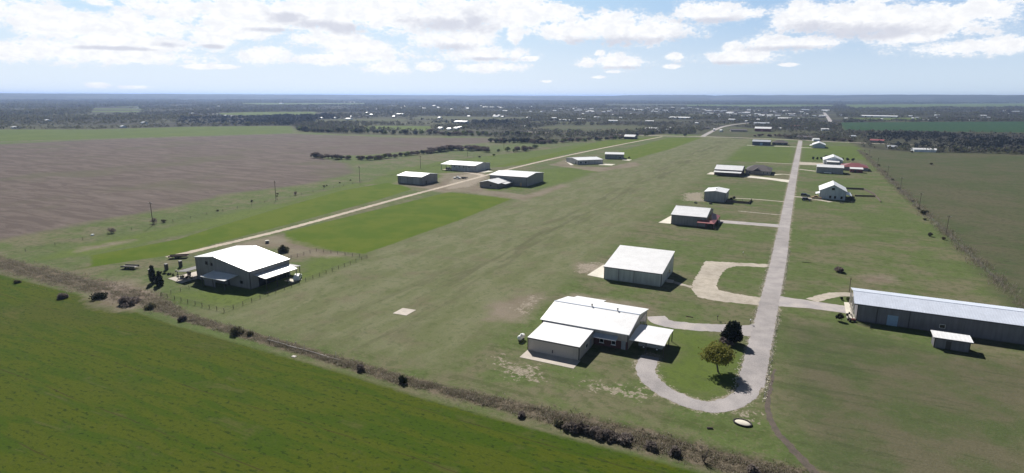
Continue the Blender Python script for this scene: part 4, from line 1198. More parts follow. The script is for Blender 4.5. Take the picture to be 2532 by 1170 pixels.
# dry weeds and grass of the ditch strip: beyond counting
def weeds():
    rng = np.random.default_rng(21)
    n = 40000
    x = rng.uniform(-330, 30, n)
    yc = np.interp(x, [-330, -182, -165, -138, -118, -79, -67, -33, -26, -9, 30], [98, 97, 97, 92.6, 91.6, 89.7, 88.9, 89.6, 89.6, 89.2, 88])
    hw = np.interp(x, [-330, -165, -140, -60, -30, 30], [5, 4.5, 1.7, 1.6, 2.6, 3.2])
    y = yc + rng.normal(0, .5, n) * hw
    clump = np.sin(x * .9 + 2 * np.sin(y * .8)) + np.sin(x * .37 + 1.3) + np.sin(y * 1.7 + x * .21)
    keep = rng.uniform(-2.6, 1.6, n) < clump
    x, y = x[keep], y[keep]
    h = rng.uniform(.05, .34, len(x)) * np.clip(.6 + .25 * clump[keep], .35, 1.4)
    # rough growth under the right boundary fence
    m_ = 9000
    fy = rng.uniform(190, 740, m_)
    fx = np.interp(fy, [190, 220, 296, 362, 498, 640, 740], [59.5, 59, 58, 57.2, 56, 55.4, 54.2]) + rng.normal(.6, 1.5, m_)
    fk = rng.uniform(-1.6, 1.2, m_) < np.sin(fy * .21 + 2 * np.sin(fy * .05))
    c = np.concatenate([np.stack([x, y, h * .6], 1), np.stack([fx, fy, rng.uniform(.1, .6, m_)], 1)[fk]])
    # every tuft is four leaning blades rooted in the soil
    k = np.repeat(np.arange(len(c)), 4)
    root = c[k].copy(); root[:, 2] = 0.0
    root[:, :2] += rng.normal(0, .16, (len(k), 2))
    hh = (c[k, 2] / .6 * .8 + .12) * rng.uniform(.6, 1.5, len(k))
    lean = rng.normal(0, .38, (len(k), 2)) * hh[:, None]
    t = rng.uniform(0, 2 * np.pi, len(k))
    wv = np.stack([np.cos(t), np.sin(t), np.zeros(len(k))], 1) * rng.uniform(.02, .06, len(k))[:, None]
    top = root + np.concatenate([lean, hh[:, None]], 1)
    V = np.stack([root - wv, root + wv, top + wv * .7, top - wv * .7], 1).reshape(-1, 3)
    Q = np.arange(len(V)).reshape(-1, 4)
    V[:, 2] = np.maximum(V[:, 2], .015)
    o = bpy.data.objects.new('weeds', raw_mesh('weeds', V, Q, [L_WEED]))
    col.objects.link(o)
    tag(o, 'dry tan and brown weeds along the ditch above the wheat and under the fence', 'weeds', kind='stuff')
weeds()

# hedgerows and trees of the middle distance
FT = {}
def ftree(kind, k):
    key = (kind, k)
    if key not in FT:
        sd = 200 + 17 * k + {'m': 0, 'g': 1, 'd': 2, 'o': 3, 'e': 4, 't': 5}[kind]
        if kind == 'm': FT[key] = far_tree_mesh('mesquite_tree', 4.6, 8.4, .5, L_MESQ, 620, .42, sd, 2.4, 11)
        if kind == 'g': FT[key] = far_tree_mesh('leafy_tree', 4.2, 6.4, .4, L_GREEN, 420, .62, sd, 1.2, 9)
        if kind == 'd': FT[key] = far_tree_mesh('dark_tree', 4.8, 6.6, .4, L_WOOD if k % 2 else L_DARKSHADE, 420, .66, sd, 1.2, 8)
        if kind == 't': FT[key] = far_tree_mesh('bare_bush', 3.6, 4.8, .3, L_MESQ, 260, .16, sd, 6.0, 9)
        if kind == 'e': FT[key] = far_tree_mesh('evergreen', 4.8, 4.6, .2, L_CEDAR, 420, .6, sd, 1.0, 5)
        if kind == 'o': FT[key] = far_tree_mesh('shrub', 1.6, 2.8, .1, L_OLIVE, 200, .34, sd, 1.6, 6)
    return FT[key]
NAMES = {'t': ('bare_bush', 'shrub'), 'e': ('evergreen', 'tree'), 'm': ('mesquite_tree', 'tree'), 'g': ('leafy_tree', 'tree'), 'd': ('dark_tree', 'tree'), 'o': ('shrub', 'shrub')}
def put_tree(kind, x, y, label, group, sc=1.0):
    nm, cat = NAMES[kind]
    o = bpy.data.objects.new(nm, ftree(kind, random.randrange(4)))
    col.objects.link(o)
    o.location = (x, y, 0)
    o.rotation_euler = (0, 0, random.uniform(0, 6.28))
    s_ = sc * random.uniform(.78, 1.22)
    o.scale = (s_ * random.uniform(.9, 1.15), s_ * random.uniform(.9, 1.15), s_ * random.uniform(.85, 1.15))
    tag(o, label, cat, group)
    return o
def row(pxpts, n, kinds, label, group, sc=1.0, jx=2.5, jy=4.0):
    P = [Vector(at(*p)) for p in pxpts]
    Ls = [0]
    for a, b in zip(P[:-1], P[1:]): Ls.append(Ls[-1] + (b - a).length)
    for i in range(n):
        d = Ls[-1] * (i + random.uniform(-.35, .35)) / max(1, n - 1)
        d = min(max(d, 0), Ls[-1] - 1e-3)
        k = max(j for j in range(len(Ls) - 1) if Ls[j] <= d)
        p = P[k].lerp(P[k + 1], (d - Ls[k]) / max(1e-6, Ls[k + 1] - Ls[k]))
        kd = random.choice(kinds)
        w = {'m': 'bare grey mesquite tree', 'g': 'light green leafy tree', 'd': 'dark green tree', 'o': 'low olive shrub', 't': 'bare leafless bush'}[kd]
        put_tree(kd, p.x + random.uniform(-jx, jx), p.y + random.uniform(-jy, jy), w + ' ' + label, w + 's ' + group, sc)
row([(772, 391), (850, 394), (930, 396), (1000, 386), (1090, 376)], 40, 'mmmmdg', 'in the hedgerow below the ploughed field', 'of the hedgerow below the ploughed field', .85)
row([(1080, 376), (1130, 371), (1200, 372)], 26, 'mmm', 'in the dense end of the hedgerow near the power poles', 'of the dense end of the hedgerow', 1.0, 5, 9)
row([(1195, 374), (1240, 376), (1290, 374), (1330, 366)], 12, 'ggmg', 'in the bushy patch above the green strip by the track', 'of the bushy patch by the track', 1.0, 4, 8)
row([(1212, 353), (1290, 353), (1350, 355)], 26, 'dmd', 'in the dark thicket at the corner of the ploughed field', 'of the dark thicket at the field corner', 1.05, 4, 9)
row([(1340, 357), (1430, 350), (1540, 344)], 24, 'mdmg', 'on the boundary above the bright green strip', 'of the boundary above the green strip', .95, 4, 8)
row([(735, 324), (800, 328), (860, 328), (950, 331), (1060, 333)], 34, 'dgdd', 'in the tree row behind the ploughed field', 'of the tree row behind the ploughed field', 1.25, 3, 8)
row([(1070, 330), (1120, 336), (1160, 333)], 12, 'md', 'around the white buildings behind the ploughed field', 'around the white far buildings', 1.15, 6, 12)
row([(1110, 330), (1190, 334), (1260, 336), (1330, 336)], 34, 'gggd', 'scattered on the light green brush beyond the ploughed field', 'of the light green brush', 1.1, 8, 26)
row([(2135, 372), (2150, 388), (2165, 398), (2185, 420), (2205, 448)], 6, 'too', 'along the right boundary fence', 'of the right boundary fence', .75, 1.6, 14)
row([(2225, 468), (2260, 505), (2295, 545), (2330, 585)], 5, 'o', 'along the near part of the right boundary fence', 'of the near right fence', .75, 1.2, 12)
row([(700, 480), (740, 475), (800, 462), (880, 445), (620, 500), (520, 525)], 8, 'o', 'on the fence line below the ploughed field', 'of the fence line below the ploughed field', .55, 2, 3)
row([(1560, 340), (1640, 330), (1700, 336)], 9, 'gd', 'near the far white barn at the end of the track', 'near the far white barn', .9, 5, 12)
row([(1940, 342), (2000, 343), (2100, 352)], 14, 'dm', 'behind the far end of the road', 'behind the far end of the road', .9, 5, 10)
row([(1870, 338), (1940, 338)], 9, 'm', 'before the dark red barn', 'before the dark red barn', .7, 5, 14)
for i, (x, y) in enumerate(((9.4, 606), (13, 611), (16.4, 613), (20, 619), (37, 611), (33, 612), (41, 609))):
    put_tree('e', x, y, 'round dark evergreen in the row beside the steep white-roofed house', 'evergreens beside the steep white-roofed house', .62)
BUSH = [((275, 577), 't', 1.0, 'bare spreading bush on the fence line left of the nearest power pole'), ((381, 553), 't', .85, 'bare bush round the foot of the nearest power pole'),
        ((405, 550), 'o', .9, 'small bush just right of the nearest power pole'), ((731, 482), 't', .6, 'thin sapling on the fence line right of the second power pole'),
        ((1222, 386), 'g', .5, 'green bush right of the fourth hangar pole beside the track fields'), ((1186, 390), 'o', 1.0, 'low bush behind the long pale hangar with the open bay'),
        ((2300, 585), 'd', .45, 'dark bush against the near end of the right fence'), ((2283, 530), 'o', 1.2, 'dark shrub at the foot of the nearest right fence pole'),
        ((2255, 378), 'o', 1.1, 'dark clump on the pasture before the far pale sheds'), ((2303, 408), 'o', 1.1, 'dark clump on the pasture at the right edge'),
        ((1556, 392), 'o', .8, 'dark low bush beside the smaller bright-roofed hangar')]
for p, k, s_, lab in BUSH:
    put_tree(k, *at(*p), lab, None, s_)

# far woodland that reads as one mass
def woodland():
    rng = np.random.default_rng(99)
    n = 120000
    a0, a1 = -YAW - math.radians(44), -YAW + math.radians(44)
    # density falls with distance
    u = rng.uniform(0, 1, n)
    r0, r1, k = 560., 8500., .72
    r = (r0 ** k + u * (r1 ** k - r0 ** k)) ** (1 / k)
    th = rng.uniform(a0, a1, n)
    P = np.stack([np.sin(th) * r, np.cos(th) * r], 1)
    ok = sdf(P, SCRUB) > 2
    for pl_ in (GREENFIELD_R, GREENFIELD_L, BROWNFIELD, BARNFIELD, *FAR_GREEN, *FAR_TAN):
        ok &= (sdf(P, pl_) < -4)
    for ln, w in (([(-131, 889), (-137.5, 1036), (-141, 1177), (-134, 1290), (-110, 1420)], 16), ([(56, 2500), (54, 1900), (50, 1460)], 26), ([(-400, 868), (-131, 889), (56, 866), (300, 830)], 9)):
        ok &= line_d(P, ln) > w
    x, y = P[:, 0], P[:, 1]
    f = np.sin(x * .011 + 2.1 * np.sin(y * .006)) + np.sin(y * .0085 + 1.7 * np.sin(x * .007 + 1)) + .8 * np.sin(x * .023 - y * .019)
    ok &= rng.uniform(-2.6, .8, n) < f
    # the town is thinner in trees
    town = (y > 1750) & (y < 3200) & (x > -900) & (x < 90)
    ok &= ~(town & (rng.uniform(0, 1, n) < .72))
    P, r, f = P[ok], r[ok], f[ok]
    n = len(P)
    h = rng.uniform(2.6, 6.2, n) * (1 + .25 * np.clip(f, -1, 2)) * np.interp(r, [600, 3000, 8500], [.9, 1.0, 1.5])
    w = h * rng.uniform(.9, 1.7, n) * np.interp(r, [600, 2500, 8500], [1, 1.3, 2.6])
    m_ = np.where(r < 1300, 26, np.where(r < 2600, 14, 8))
    idx = np.repeat(np.arange(n), m_)
    d = rng.normal(size=(len(idx), 3)); d /= np.linalg.norm(d, axis=1)[:, None]
    d *= (rng.uniform(.25, 1, len(idx)) ** .5)[:, None]
    c = np.empty((len(idx), 3))
    c[:, 0] = P[idx, 0] + d[:, 0] * w[idx] * .5
    c[:, 1] = P[idx, 1] + d[:, 1] * w[idx] * .5
    c[:, 2] = np.maximum(h[idx] * (.55 + d[:, 2] * .45), .1)
    V, Q = quads_at(c, 1.0, rng)
    s_ = (h[idx] * np.interp(r[idx], [600, 1300, 1301, 2600, 2601, 8500], [.26, .28, .42, .45, .62, .9]))
    V = (V.reshape(-1, 4, 3) - c[:, None]) * s_[:, None, None] + c[:, None]
    V = V.reshape(-1, 3)
    V[:, 2] = np.maximum(V[:, 2], .03)
    dark = np.maximum(np.maximum(sdf(P, ats((425, 309), (450, 292), (800, 283), (875, 300), (740, 311))), sdf(P, ats((1030, 302), (1060, 290), (1230, 296), (1290, 312), (1180, 313)))),
                      sdf(P, ats((2140, 330), (2700, 335), (2700, 378), (2260, 372), (2150, 352)))) > 0  # cloud-shadow bands on the wood, painted in with darker leaves
    o = bpy.data.objects.new('woodland', raw_mesh('woodland', V, Q, [L_WOOD, L_DARKSHADE, L_PALEWOOD], np.where(dark[idx], 1, np.where((np.sin(P[:, 0] * .0043 + 1.9 * np.sin(P[:, 1] * .0031)) + np.sin(P[:, 1] * .0052 + P[:, 0] * .0019) > .15)[idx], 2, 0))))
    col.objects.link(o)
    tag(o, 'far grey-green scrub woodland running to the horizon', 'woodland', kind='stuff')
woodland()

# ------------------------------------------------------------------ far hills
def hills():
    rng = np.random.default_rng(5)
    def ridge(az0, az1, dist, hfun, name_seed):
        az = np.linspace(az0, az1, 260)
        V = []
        for j, (dd, k) in enumerate(((-2600, 0), (-1500, .35), (-700, .75), (0, 1), (900, .7), (2500, 0))):
            for i, a in enumerate(az):
                hgt = hfun(math.degrees(a)) * k * (1 + (.05 * math.sin(i * .5 + j) + .05 * math.sin(i * 1.7 + 2 * j) if j != 3 else .008 * math.sin(i * .35)))
                V.append((math.sin(a) * (dist + dd), math.cos(a) * (dist + dd), hgt - (2 if k == 0 else 0)))
        n = len(az)
        Q = [(j * n + i, j * n + i + 1, (j + 1) * n + i + 1, (j + 1) * n + i) for j in range(5) for i in range(n - 1)]
        return np.array(V), np.array(Q)
    def hr(a):   # azimuth in degrees from +Y; the photo's right third is about -8..+6
        t = np.interp(a, [-22, -17, -14.5, -11, -8.5, -7.6, -6.6, -2, 3, 5, 8, 16, 24], [50, 58, 86, 94, 96, 72, 94, 98, 102, 112, 116, 110, 100])
        return 56 + (float(t) + 3 * math.sin(a * 2.3) - 56) * .60
    def hl(a):
        return float(np.interp(a, [-75, -56, -45, -38, -32, -22, -10], [60, 62, 61, 59, 58.5, 58, 57])) + .7 * math.sin(a * 1.1) + .4 * math.sin(a * 4.7)
    V1, Q1 = ridge(math.radians(-22), math.radians(24), 10500, hr, 1)
    V2, Q2 = ridge(math.radians(-76), math.radians(-8), 9600, hl, 2)
    m_, g, bs = material('hill_scrub')
    pos = g.new('ShaderNodeNewGeometry').outputs['Position']
    n = g.noise(g.v('MULTIPLY', pos, (.002, .002, .02)), 1.0, 5)
    g.put(bs.inputs['Base Color'], g.mix(g.ss(n, .4, .6), (.045, .05, .03), (.085, .085, .055)))
    bs.inputs['Roughness'].default_value = 1
    bs.inputs['Specular IOR Level'].default_value = 0.05
    o = bpy.data.objects.new('hills', raw_mesh('hills', np.concatenate([V1, V2]), np.concatenate([Q1, Q2 + len(V1)]), [m_]))
    o.data.polygons.foreach_set('use_smooth', [True] * len(o.data.polygons))
    col.objects.link(o)
    tag(o, kind='structure')
hills()

# ------------------------------------------------------------------ far buildings of the town and the farms
def unit_house(name, label, loc, wall, roof, hip=False):
    """1 x 1 m plan, 1 m wide; scaled by the copies"""
    r = thing(name, (loc[0], loc[1], 0), label, 'building')
    w = MB()
    w.add([(-.5, -.5, 0), (.5, -.5, 0), (.5, .5, 0), (-.5, .5, 0), (-.5, -.5, .6), (.5, -.5, .6), (.5, .5, .6), (-.5, .5, .6), (-.5, 0, .88), (.5, 0, .88)],
          [(0, 1, 5, 4), (1, 2, 6, 9, 5), (2, 3, 7, 6), (3, 0, 4, 8, 7)])
    w.build('wall', wall, r)
    q = MB()
    for s_ in (-1, 1):
        q.hexa([(-.54, s_ * .56, .57), (.54, s_ * .56, .57), (.54, 0, .89), (-.54, 0, .89), (-.54, s_ * .56, .63), (.54, s_ * .56, .63), (.54, 0, .96), (-.54, 0, .96)])
    q.build('roof', roof, r)
    return r
KINDS = {'white': ('pale_building', WHITEWALL, WHITE_ROOF), 'grey': ('grey_building', GREYWALL, GREY_ROOF), 'red': ('red_roofed_building', REDWALL, WHITE_ROOF),
         'brown': ('brown_building', TAN, SHINGLE), 'rust': ('rust_roofed_building', TAN, PINK_ROOF)}
PROTO = {}
def far_building(kind, px, py, wpx, label, group=None, hm=None):
    x, y = at(px, py)
    dist = math.hypot(x, y)
    w = wpx * dist / F
    h = hm or (5.0 if w > 25 else 3.6)
    nm, wall, roof = KINDS[kind]
    rz = random.uniform(-.25, .25)
    sc = (w, max(9, min(w * .7, 26)), h / .9)
    if kind not in PROTO:
        PROTO[kind] = unit_house(nm, label, (x, y), wall, roof)
        PROTO[kind].rotation_euler = (0, 0, rz); PROTO[kind].scale = sc
        tag(PROTO[kind], label, 'building', group)
    else:
        copy_tree(PROTO[kind], (x, y, 0), rz, sc, label, group)
SPEC = [('white', 357, 306, 12, 'white farm building on the left edge of the woodland above the green strip'), ('white', 306, 316, 10, 'small white shed left at the woodland edge above the green strip'),
        ('white', 472, 242, 13, 'tiny white building highest up in the left woodland'), ('brown', 486, 254, 9, 'brown far building in the left woodland below the highest white one'),
        ('white', 536, 285, 14, 'white building in the clearing above the dark left wood'), ('white', 865, 254, 26, 'long pale building right of centre-left on the far rise'),
        ('white', 696, 257, 9, 'small white building left of the long pale one on the far rise'), ('white', 793, 294, 12, 'white roof at the right end of the dark left wood'),
        ('white', 863, 296, 15, 'long white roof right of the dark left wood'), ('white', 1106, 245, 6, 'tiny white tower-like building near the horizon'),
        ('white', 1110, 255, 12, 'white building just below the tiny tower-like one'), ('white', 976, 264, 28, 'long low white roof in the far town left of centre'),
        ('white', 991, 284, 18, 'white house among trees left of the grey field'), ('white', 1208, 267, 26, 'long bright warehouse roof in the far town'),
        ('white', 1226, 290, 13, 'white house standing alone below the bright warehouse'), ('white', 1307, 293, 9, 'small white house right of the one below the warehouse'),
        ('white', 1370, 294, 11, 'white house below the dense white town blocks'), ('white', 1142, 305, 30, 'long white shed in the woodland above the far green field'),
        ('white', 1516, 301, 20, 'broad white house on the rise above the brown field'), ('white', 1578, 274, 25, 'long bright shed in the middle of the far town'),
        ('white', 1089, 320, 11, 'white cottage left end of the four behind the ploughed field'), ('white', 1112, 322, 9, 'white cottage second of the four behind the ploughed field'),
        ('white', 1129, 320, 9, 'white cottage third of the four behind the ploughed field'), ('white', 1138, 318, 8, 'white cottage right end of the four behind the ploughed field'),
        ('white', 1294, 316, 11, 'white house at the left end of the brown field'), ('white', 1606, 302, 18, 'white house above the red building beyond the track end'),
        ('red', 1612, 321, 26, 'red building with pale roof beyond the end of the track'), ('white', 1657, 319, 12, 'white shed right of the red building beyond the track'),
        ('grey', 1657, 325, 18, 'grey shed beside the highway near the track end'), ('white', 1683, 294, 46, 'row-like long pale roof above the highway wood'),
        ('white', 1810, 298, 14, 'white roof beside the top of the highway'), ('white', 1723, 307, 7, 'small white roof in the wood left of the highway'),
        ('brown', 1825, 325, 34, 'low pale brown sheds left of the dark red barn'), ('grey', 1882, 309, 30, 'long grey barn behind the dark red barn'),
        ('rust', 1964, 315, 20, 'house with faded rust roof in the wood right of the red barn'), ('white', 2039, 323, 14, 'white house in the wood left of the town road'),
        ('brown', 1993, 343, 32, 'dark brown house straight behind the end of the road'), ('white', 2017, 349, 12, 'small pale shed behind the pale blue house'),
        ('white', 2173, 290, 62, 'long white sheds in a row right of the town road'), ('white', 2292, 299, 14, 'white house above the right green field'),
        ('white', 2272, 375, 24, 'white round-backed shed on the far pasture'), ('white', 2303, 376, 16, 'second white shed on the far pasture at the right'),
        ('grey', 2108, 341, 10, 'small grey building in the wood behind the right lots'), ('rust', 2168, 352, 24, 'rust coloured roofs among bare trees right of the lots'),
        ('grey', 2205, 368, 16, 'grey shed at the wood edge above the right pasture'), ('white', 2400, 372, 20, 'white shed on the far pasture beyond the second one'),
        ('white', 120, 300, 14, 'white farm building far left in the woodland'), ('white', 40, 318, 12, 'white shed at the far left woodland edge'),
        ('white', 1940, 296, 26, 'pale long roof at the lower edge of the town'), ('white', 1393, 299, 18, 'low white row above the dark hedge in the centre'),
        ('white', 1437, 297, 20, 'low white row right of the centre hedge'), ('white', 1476, 292, 13, 'white house above the low rows in the centre')]
for k, px, py, w, lab in SPEC:
    far_building(k, px, py, w, lab)
random.seed(31)
def town(x0, x1, y0, y1, n, wmin, wmax):
    for i in range(n):
        px, py = random.uniform(x0, x1), random.uniform(y0, y1)
        k = random.choices(['white', 'grey', 'brown'], [.55, .25, .20])[0]
        nmk = {'white': 'white-roofed', 'grey': 'grey', 'brown': 'brown'}[k]
        far_building(k, px, py, random.uniform(wmin, wmax), '%s town building of a few pixels among the far houses' % nmk, '%s buildings of the far town' % nmk)
town(1750, 2042, 273, 292, 70, 4, 15)
town(1640, 1780, 266, 284, 26, 4, 11)
town(1230, 1450, 264, 278, 40, 3, 11)
town(1450, 1640, 268, 278, 24, 4, 12)
town(930, 1240, 262, 272, 22, 4, 10)
town(960, 1600, 282, 304, 14, 3, 7)
town(800, 960, 262, 300, 12, 3, 8)
town(2060, 2330, 280, 298, 16, 4, 8)
town(240, 800, 262, 300, 10, 3, 7)
town(1600, 2040, 292, 330, 12, 4, 8)
town(2340, 2540, 270, 300, 8, 6, 12)

# ------------------------------------------------------------------ utility poles
def make_pole(h, name='utility_pole'):
    r = thing(name, (0, 0, 0), 'pole', 'utility pole')
    mb = MB(); mb.tube((0, 0, 0), (0, 0, h), .17, .11, 8); mb.build('pole', WOOD, r)
    mb = MB(); mb.box(-1.1, 1.1, -.06, .06, h - .75, h - .60); mb.tube((-.7, 0, h - .7), (0, 0, h - 1.3), .03, n=4); mb.tube((.7, 0, h - .7), (0, 0, h - 1.3), .03, n=4)
    ca = mb.build('crossarm', WOOD, r)
    for x in (-1.0, 0.55, 1.0):
        q = MB(); q.tube((x, 0, h - .60), (x, 0, h - .38), .06, .045, 7); q.build('insulator', TANKW, ca)
    return r
P0 = make_pole(10.5)
LEFT = [((-253.1, 159.5), 'tall wooden utility pole with bare bush at its foot, nearest on the left fence line'), ((-256.6, 231.4), 'wooden utility pole second along the fence line below the ploughed field'),
        ((-261.5, 306.5), 'wooden utility pole third along the left line, left of the hangar cluster'), ((-266.7, 384.2), 'wooden utility pole just behind the dark grey hangar of the left cluster'),
        ((-281.8, 482.9), 'wooden utility pole behind the pale hangar with the open bay'), ((-290, 575), 'wooden utility pole before the bushy patch by the track'), ((-250, 88), 'wooden utility pole far left above the weeds')]
for i, (p, lab) in enumerate(LEFT):
    if i == 0:
        P0.location = (*p, 0); P0.rotation_euler = (0, 0, .05); tag(P0, lab)
    else:
        copy_tree(P0, (*p, 0), random.uniform(-.1, .1), None, lab)
RIGHT = [((57.0, 361.5), 'weathered utility pole nearest on the right boundary fence'), ((56.4, 428.5), 'weathered utility pole second along the right boundary fence'), ((56.5, 498.1), 'weathered utility pole third along the right fence, right of the red-roofed house'),
         ((55.9, 562), 'weathered utility pole fourth along the right fence beside a bare tree'), ((57.5, 296), 'weathered utility pole on the right fence outside the mown lots'), ((56, 640), 'weathered utility pole far along the right fence before the wood')]
for p, lab in RIGHT:
    copy_tree(P0, (*p, 0), random.uniform(-.1, .1), .8, lab)
mb = MB(); mb.tube((0, 0, 0), (0, 0, 4.4), .10, .08, 7); mb.box(-.3, .3, -.05, .05, 3.9, 4.0)
o = mb.build('meter_pole', WOOD); o.location = (16.7, 193, 0)
tag(o, 'short meter pole behind the left corner of the blue-roofed building', 'pole')
mb = MB(); mb.tube((0, 0, 0), (0, 0, 60), 1.6, .5, 6); mb.tube((0, 0, 60), (0, 0, 78), .5, .25, 5)
o = mb.build('radio_mast', STEEL); o.location = (*at(821, 241), 0)
tag(o, 'thin radio mast breaking the horizon on the left', 'mast')

# ------------------------------------------------------------------ fences
def wire_fence(name, pts, label, step, h=1.2, r=.06, wires=3, mat=WOOD, wmat=STEEL, wr=.015, skip=()):
    root = thing(name, (pts[0][0], pts[0][1], 0), label, 'fence')
    O = root.location
    wb = MB()
    first = None
    for a, b in zip(pts[:-1], pts[1:]):
        A, B = Vector(a), Vector(b)
        n = max(1, round((B - A).length / step))
        for i in range(n):
            p = A.lerp(B, i / n)
            if first is None:
                q = MB(); q.tube((0, 0, 0), (0, 0, h), r, r * .9, 6); first = q.build('post', mat, root)
                first.location = (p.x - O.x, p.y - O.y, 0)
            else:
                c = first.copy(); col.objects.link(c); c.parent = root
                c.location = (p.x - O.x + random.uniform(-.1, .1), p.y - O.y + random.uniform(-.1, .1), 0)
                c.rotation_euler = (random.uniform(-.05, .05), random.uniform(-.05, .05), 0)
        for k in range(wires):
            z = h * (k + 1) / (wires + .15)
            wb.tube((A.x, A.y, z), (B.x, B.y, z), wr, n=4)
    wb.build('wire', wmat, root, O)
    return root
wire_fence('yard_fence', [(-160, 100.2), (-133, 99.5), (-134.4, 159), (-156.7, 157.8), (-158.4, 141)], 'post and wire yard fence round the grey gabled house', 3.0, 1.15, .075, 4, wr=.02)
wire_fence('yard_fence', [(-160.1, 100.6), (-158.3, 110.6)], 'short wire fence from the yard corner to the front porch of the gabled house', 2.6, 1.1, .06, 3)
wire_fence('field_fence', [(-251, 110), (-251.5, 159), (-255, 231), (-259.5, 306), (-264, 384), (-272, 470), (-282, 560)], 'long wire fence under the left power poles', 9, 1.2, .07, 3)
wire_fence('boundary_fence', [(54, 752), (55.4, 640), (56, 498), (56.4, 428), (57.2, 362), (58, 296), (59, 220)], 'long wire fence dividing the right lots from the pasture', 9, 1.3, .07, 4)
# toppled white pipe fence on the weed strip
R_ = thing('pipe_fence', (-107.4, 90.7, 0), 'leaning white pipe fence half fallen on the weed strip above the wheat', 'fence')
mb = MB()
A, B = Vector((0, 0, .55)), Vector((22.8, -.5, .25))
for i in range(7):
    p, q = A.lerp(B, i / 7), A.lerp(B, (i + .95) / 7)
    mb.tube(p + Vector((0, .15 * math.sin(i * 2), .06 * math.sin(i * 3))), q + Vector((0, .15 * math.sin(i * 2 + 1), 0)), .055, n=6)
    mb.tube(p + Vector((0, .35, -.18)), q + Vector((0, .3, -.2)), .05, n=6)
mb.build('rail', PALEWOOD, R_)
for i, x in enumerate((0.4, 3.2, 5.9, 8.6, 11.2, 20.4)):
    q = MB(); q.tube((x, .2, 0), (x + random.uniform(-.2, .2), .25, 1.55), .06, .05, 6); q.build('post', PALEWOOD, R_)
# dark plank fences of the yards
def plank_fence(name, pts, label, h, mat, t=.06):
    root = thing(name, (*pts[0], 0), label, 'fence')
    O = root.location
    for a, b in zip(pts[:-1], pts[1:]):
        A, B = Vector((*a, 0)), Vector((*b, 0))
        d = (B - A).normalized(); nn = Vector((-d.y, d.x, 0)) * t * .5
        mb = MB()
        mb.hexa([A - nn + Vector((0, 0, .05)), B - nn + Vector((0, 0, .05)), B + nn + Vector((0, 0, .05)), A + nn + Vector((0, 0, .05)),
                 A - nn + Vector((0, 0, h)), B - nn + Vector((0, 0, h)), B + nn + Vector((0, 0, h)), A + nn + Vector((0, 0, h))])
        mb.build('panel', mat, root, O)
        q = MB(); q.box(A.x - .07, A.x + .07, A.y - .07, A.y + .07, 0, h + .12); q.build('post', mat, root, O)
    return root
plank_fence('plank_fence', [(-34.6, 336.9), (-22.9, 336.6), (-22.4, 348.5)], 'dark plank fence of the yard beside the small square grey hangar', 1.3, WOOD)
plank_fence('plank_fence', [(27, 421), (36.5, 422.5), (40.5, 402.2), (41.2, 375.5)], 'long dark fence round the yard of the tall blue-grey house', 1.1, WOOD)
plank_fence('plank_fence', [(30, 391.5), (40.4, 395)], 'short dark fence across the yard of the tall blue-grey house', .9, WOOD)

# ------------------------------------------------------------------ vehicles
def vehicle(label, loc, rz, paint, kind='suv', cat='car', name='parked_car'):
    r = thing(name, (*loc, 0), label, cat, None, rz)
    if kind == 'suv':
        prof = [(-2.35, .38), (-2.4, .95), (-2.3, 1.15), (-2.15, 1.72), (-1.8, 1.80), (.35, 1.78), (1.1, 1.12), (2.2, 1.0), (2.42, .8), (2.4, .38)]
        gl = [(-2.1, 1.2, -2.0, 1.62), (-1.2, 1.18, -.1, 1.66)]
    else:
        prof = [(-2.7, .5), (-2.75, 1.05), (-.75, 1.05), (-.6, 1.75), (-.3, 1.82), (.8, 1.8), (1.45, 1.15), (2.55, 1.05), (2.75, .85), (2.7, .5)]
    hw = .93
    mb = MB(); n = len(prof)
    def wd(z): return hw * (1 if z < 1.15 else 1 - .22 * (z - 1.15) / .65)
    mb.add([(x, -wd(z), z) for x, z in prof] + [(x, wd(z), z) for x, z in prof], [tuple(range(n)), tuple(range(2 * n - 1, n - 1, -1))] + [(i, n + i, n + (i + 1) % n, (i + 1) % n) for i in range(n)])
    o = mb.build('body', paint, r); o.data.update()
    x0, x1 = (-2.0, .45) if kind == 'suv' else (-.45, .9)
    for s_ in (-1, 1):
        q = MB(); y0 = s_ * (wd(1.2) + .008); y1 = s_ * (wd(1.68) + .008)
        q.add([(x0, y0, 1.2), (x1 + .35, y0, 1.2), (x1 - .15, y1, 1.68), (x0 + .12, y1, 1.68), (x0, y0 * .97, 1.2), (x1 + .35, y0 * .97, 1.2), (x1 - .15, y1 * .97, 1.68), (x0 + .12, y1 * .97, 1.68)],
              [(0, 1, 2, 3), (7, 6, 5, 4), (0, 4, 5, 1), (1, 5, 6, 2), (2, 6, 7, 3), (3, 7, 4, 0)])
        q.build('side_window', GLASS, r)
    for x in (-1.5, 1.5):
        for s_ in (-1, 1):
            q = MB(); q.tube((x, s_ * .72, .36), (x, s_ * .97, .36), .36, n=14); w_ = q.build('wheel', RUBBER, r)
            q = MB(); q.tube((x, s_ * .96, .36), (x, s_ * .985, .36), .2, n=10); q.build('rim', TANKW, w_)
    return r
vehicle('black sport utility vehicle on the lane of the tall blue-grey house', (4.1, 378.4), .02, BLACKP)
vehicle('black car parked on the grass below the black utility vehicle', (4.8, 362.5), .1, BLACKP)
vehicle('tan pickup truck parked left of the tall blue-grey house', (9.8, 372.2), math.pi - .1, TANP, 'pickup', 'pickup truck', 'pickup_truck')
vehicle('white and rust pickup truck right of the dark grey hangar in the left cluster', (-212.2, 349), .2, TANKW, 'pickup', 'pickup truck', 'pickup_truck')
vehicle('grey pickup truck under the porch of the house by the loop driveway', (-26.4, 127.0), .02, plain('grey_truck_paint', (.30, .30, .31), .35, .04), 'pickup', 'pickup truck', 'pickup_truck')
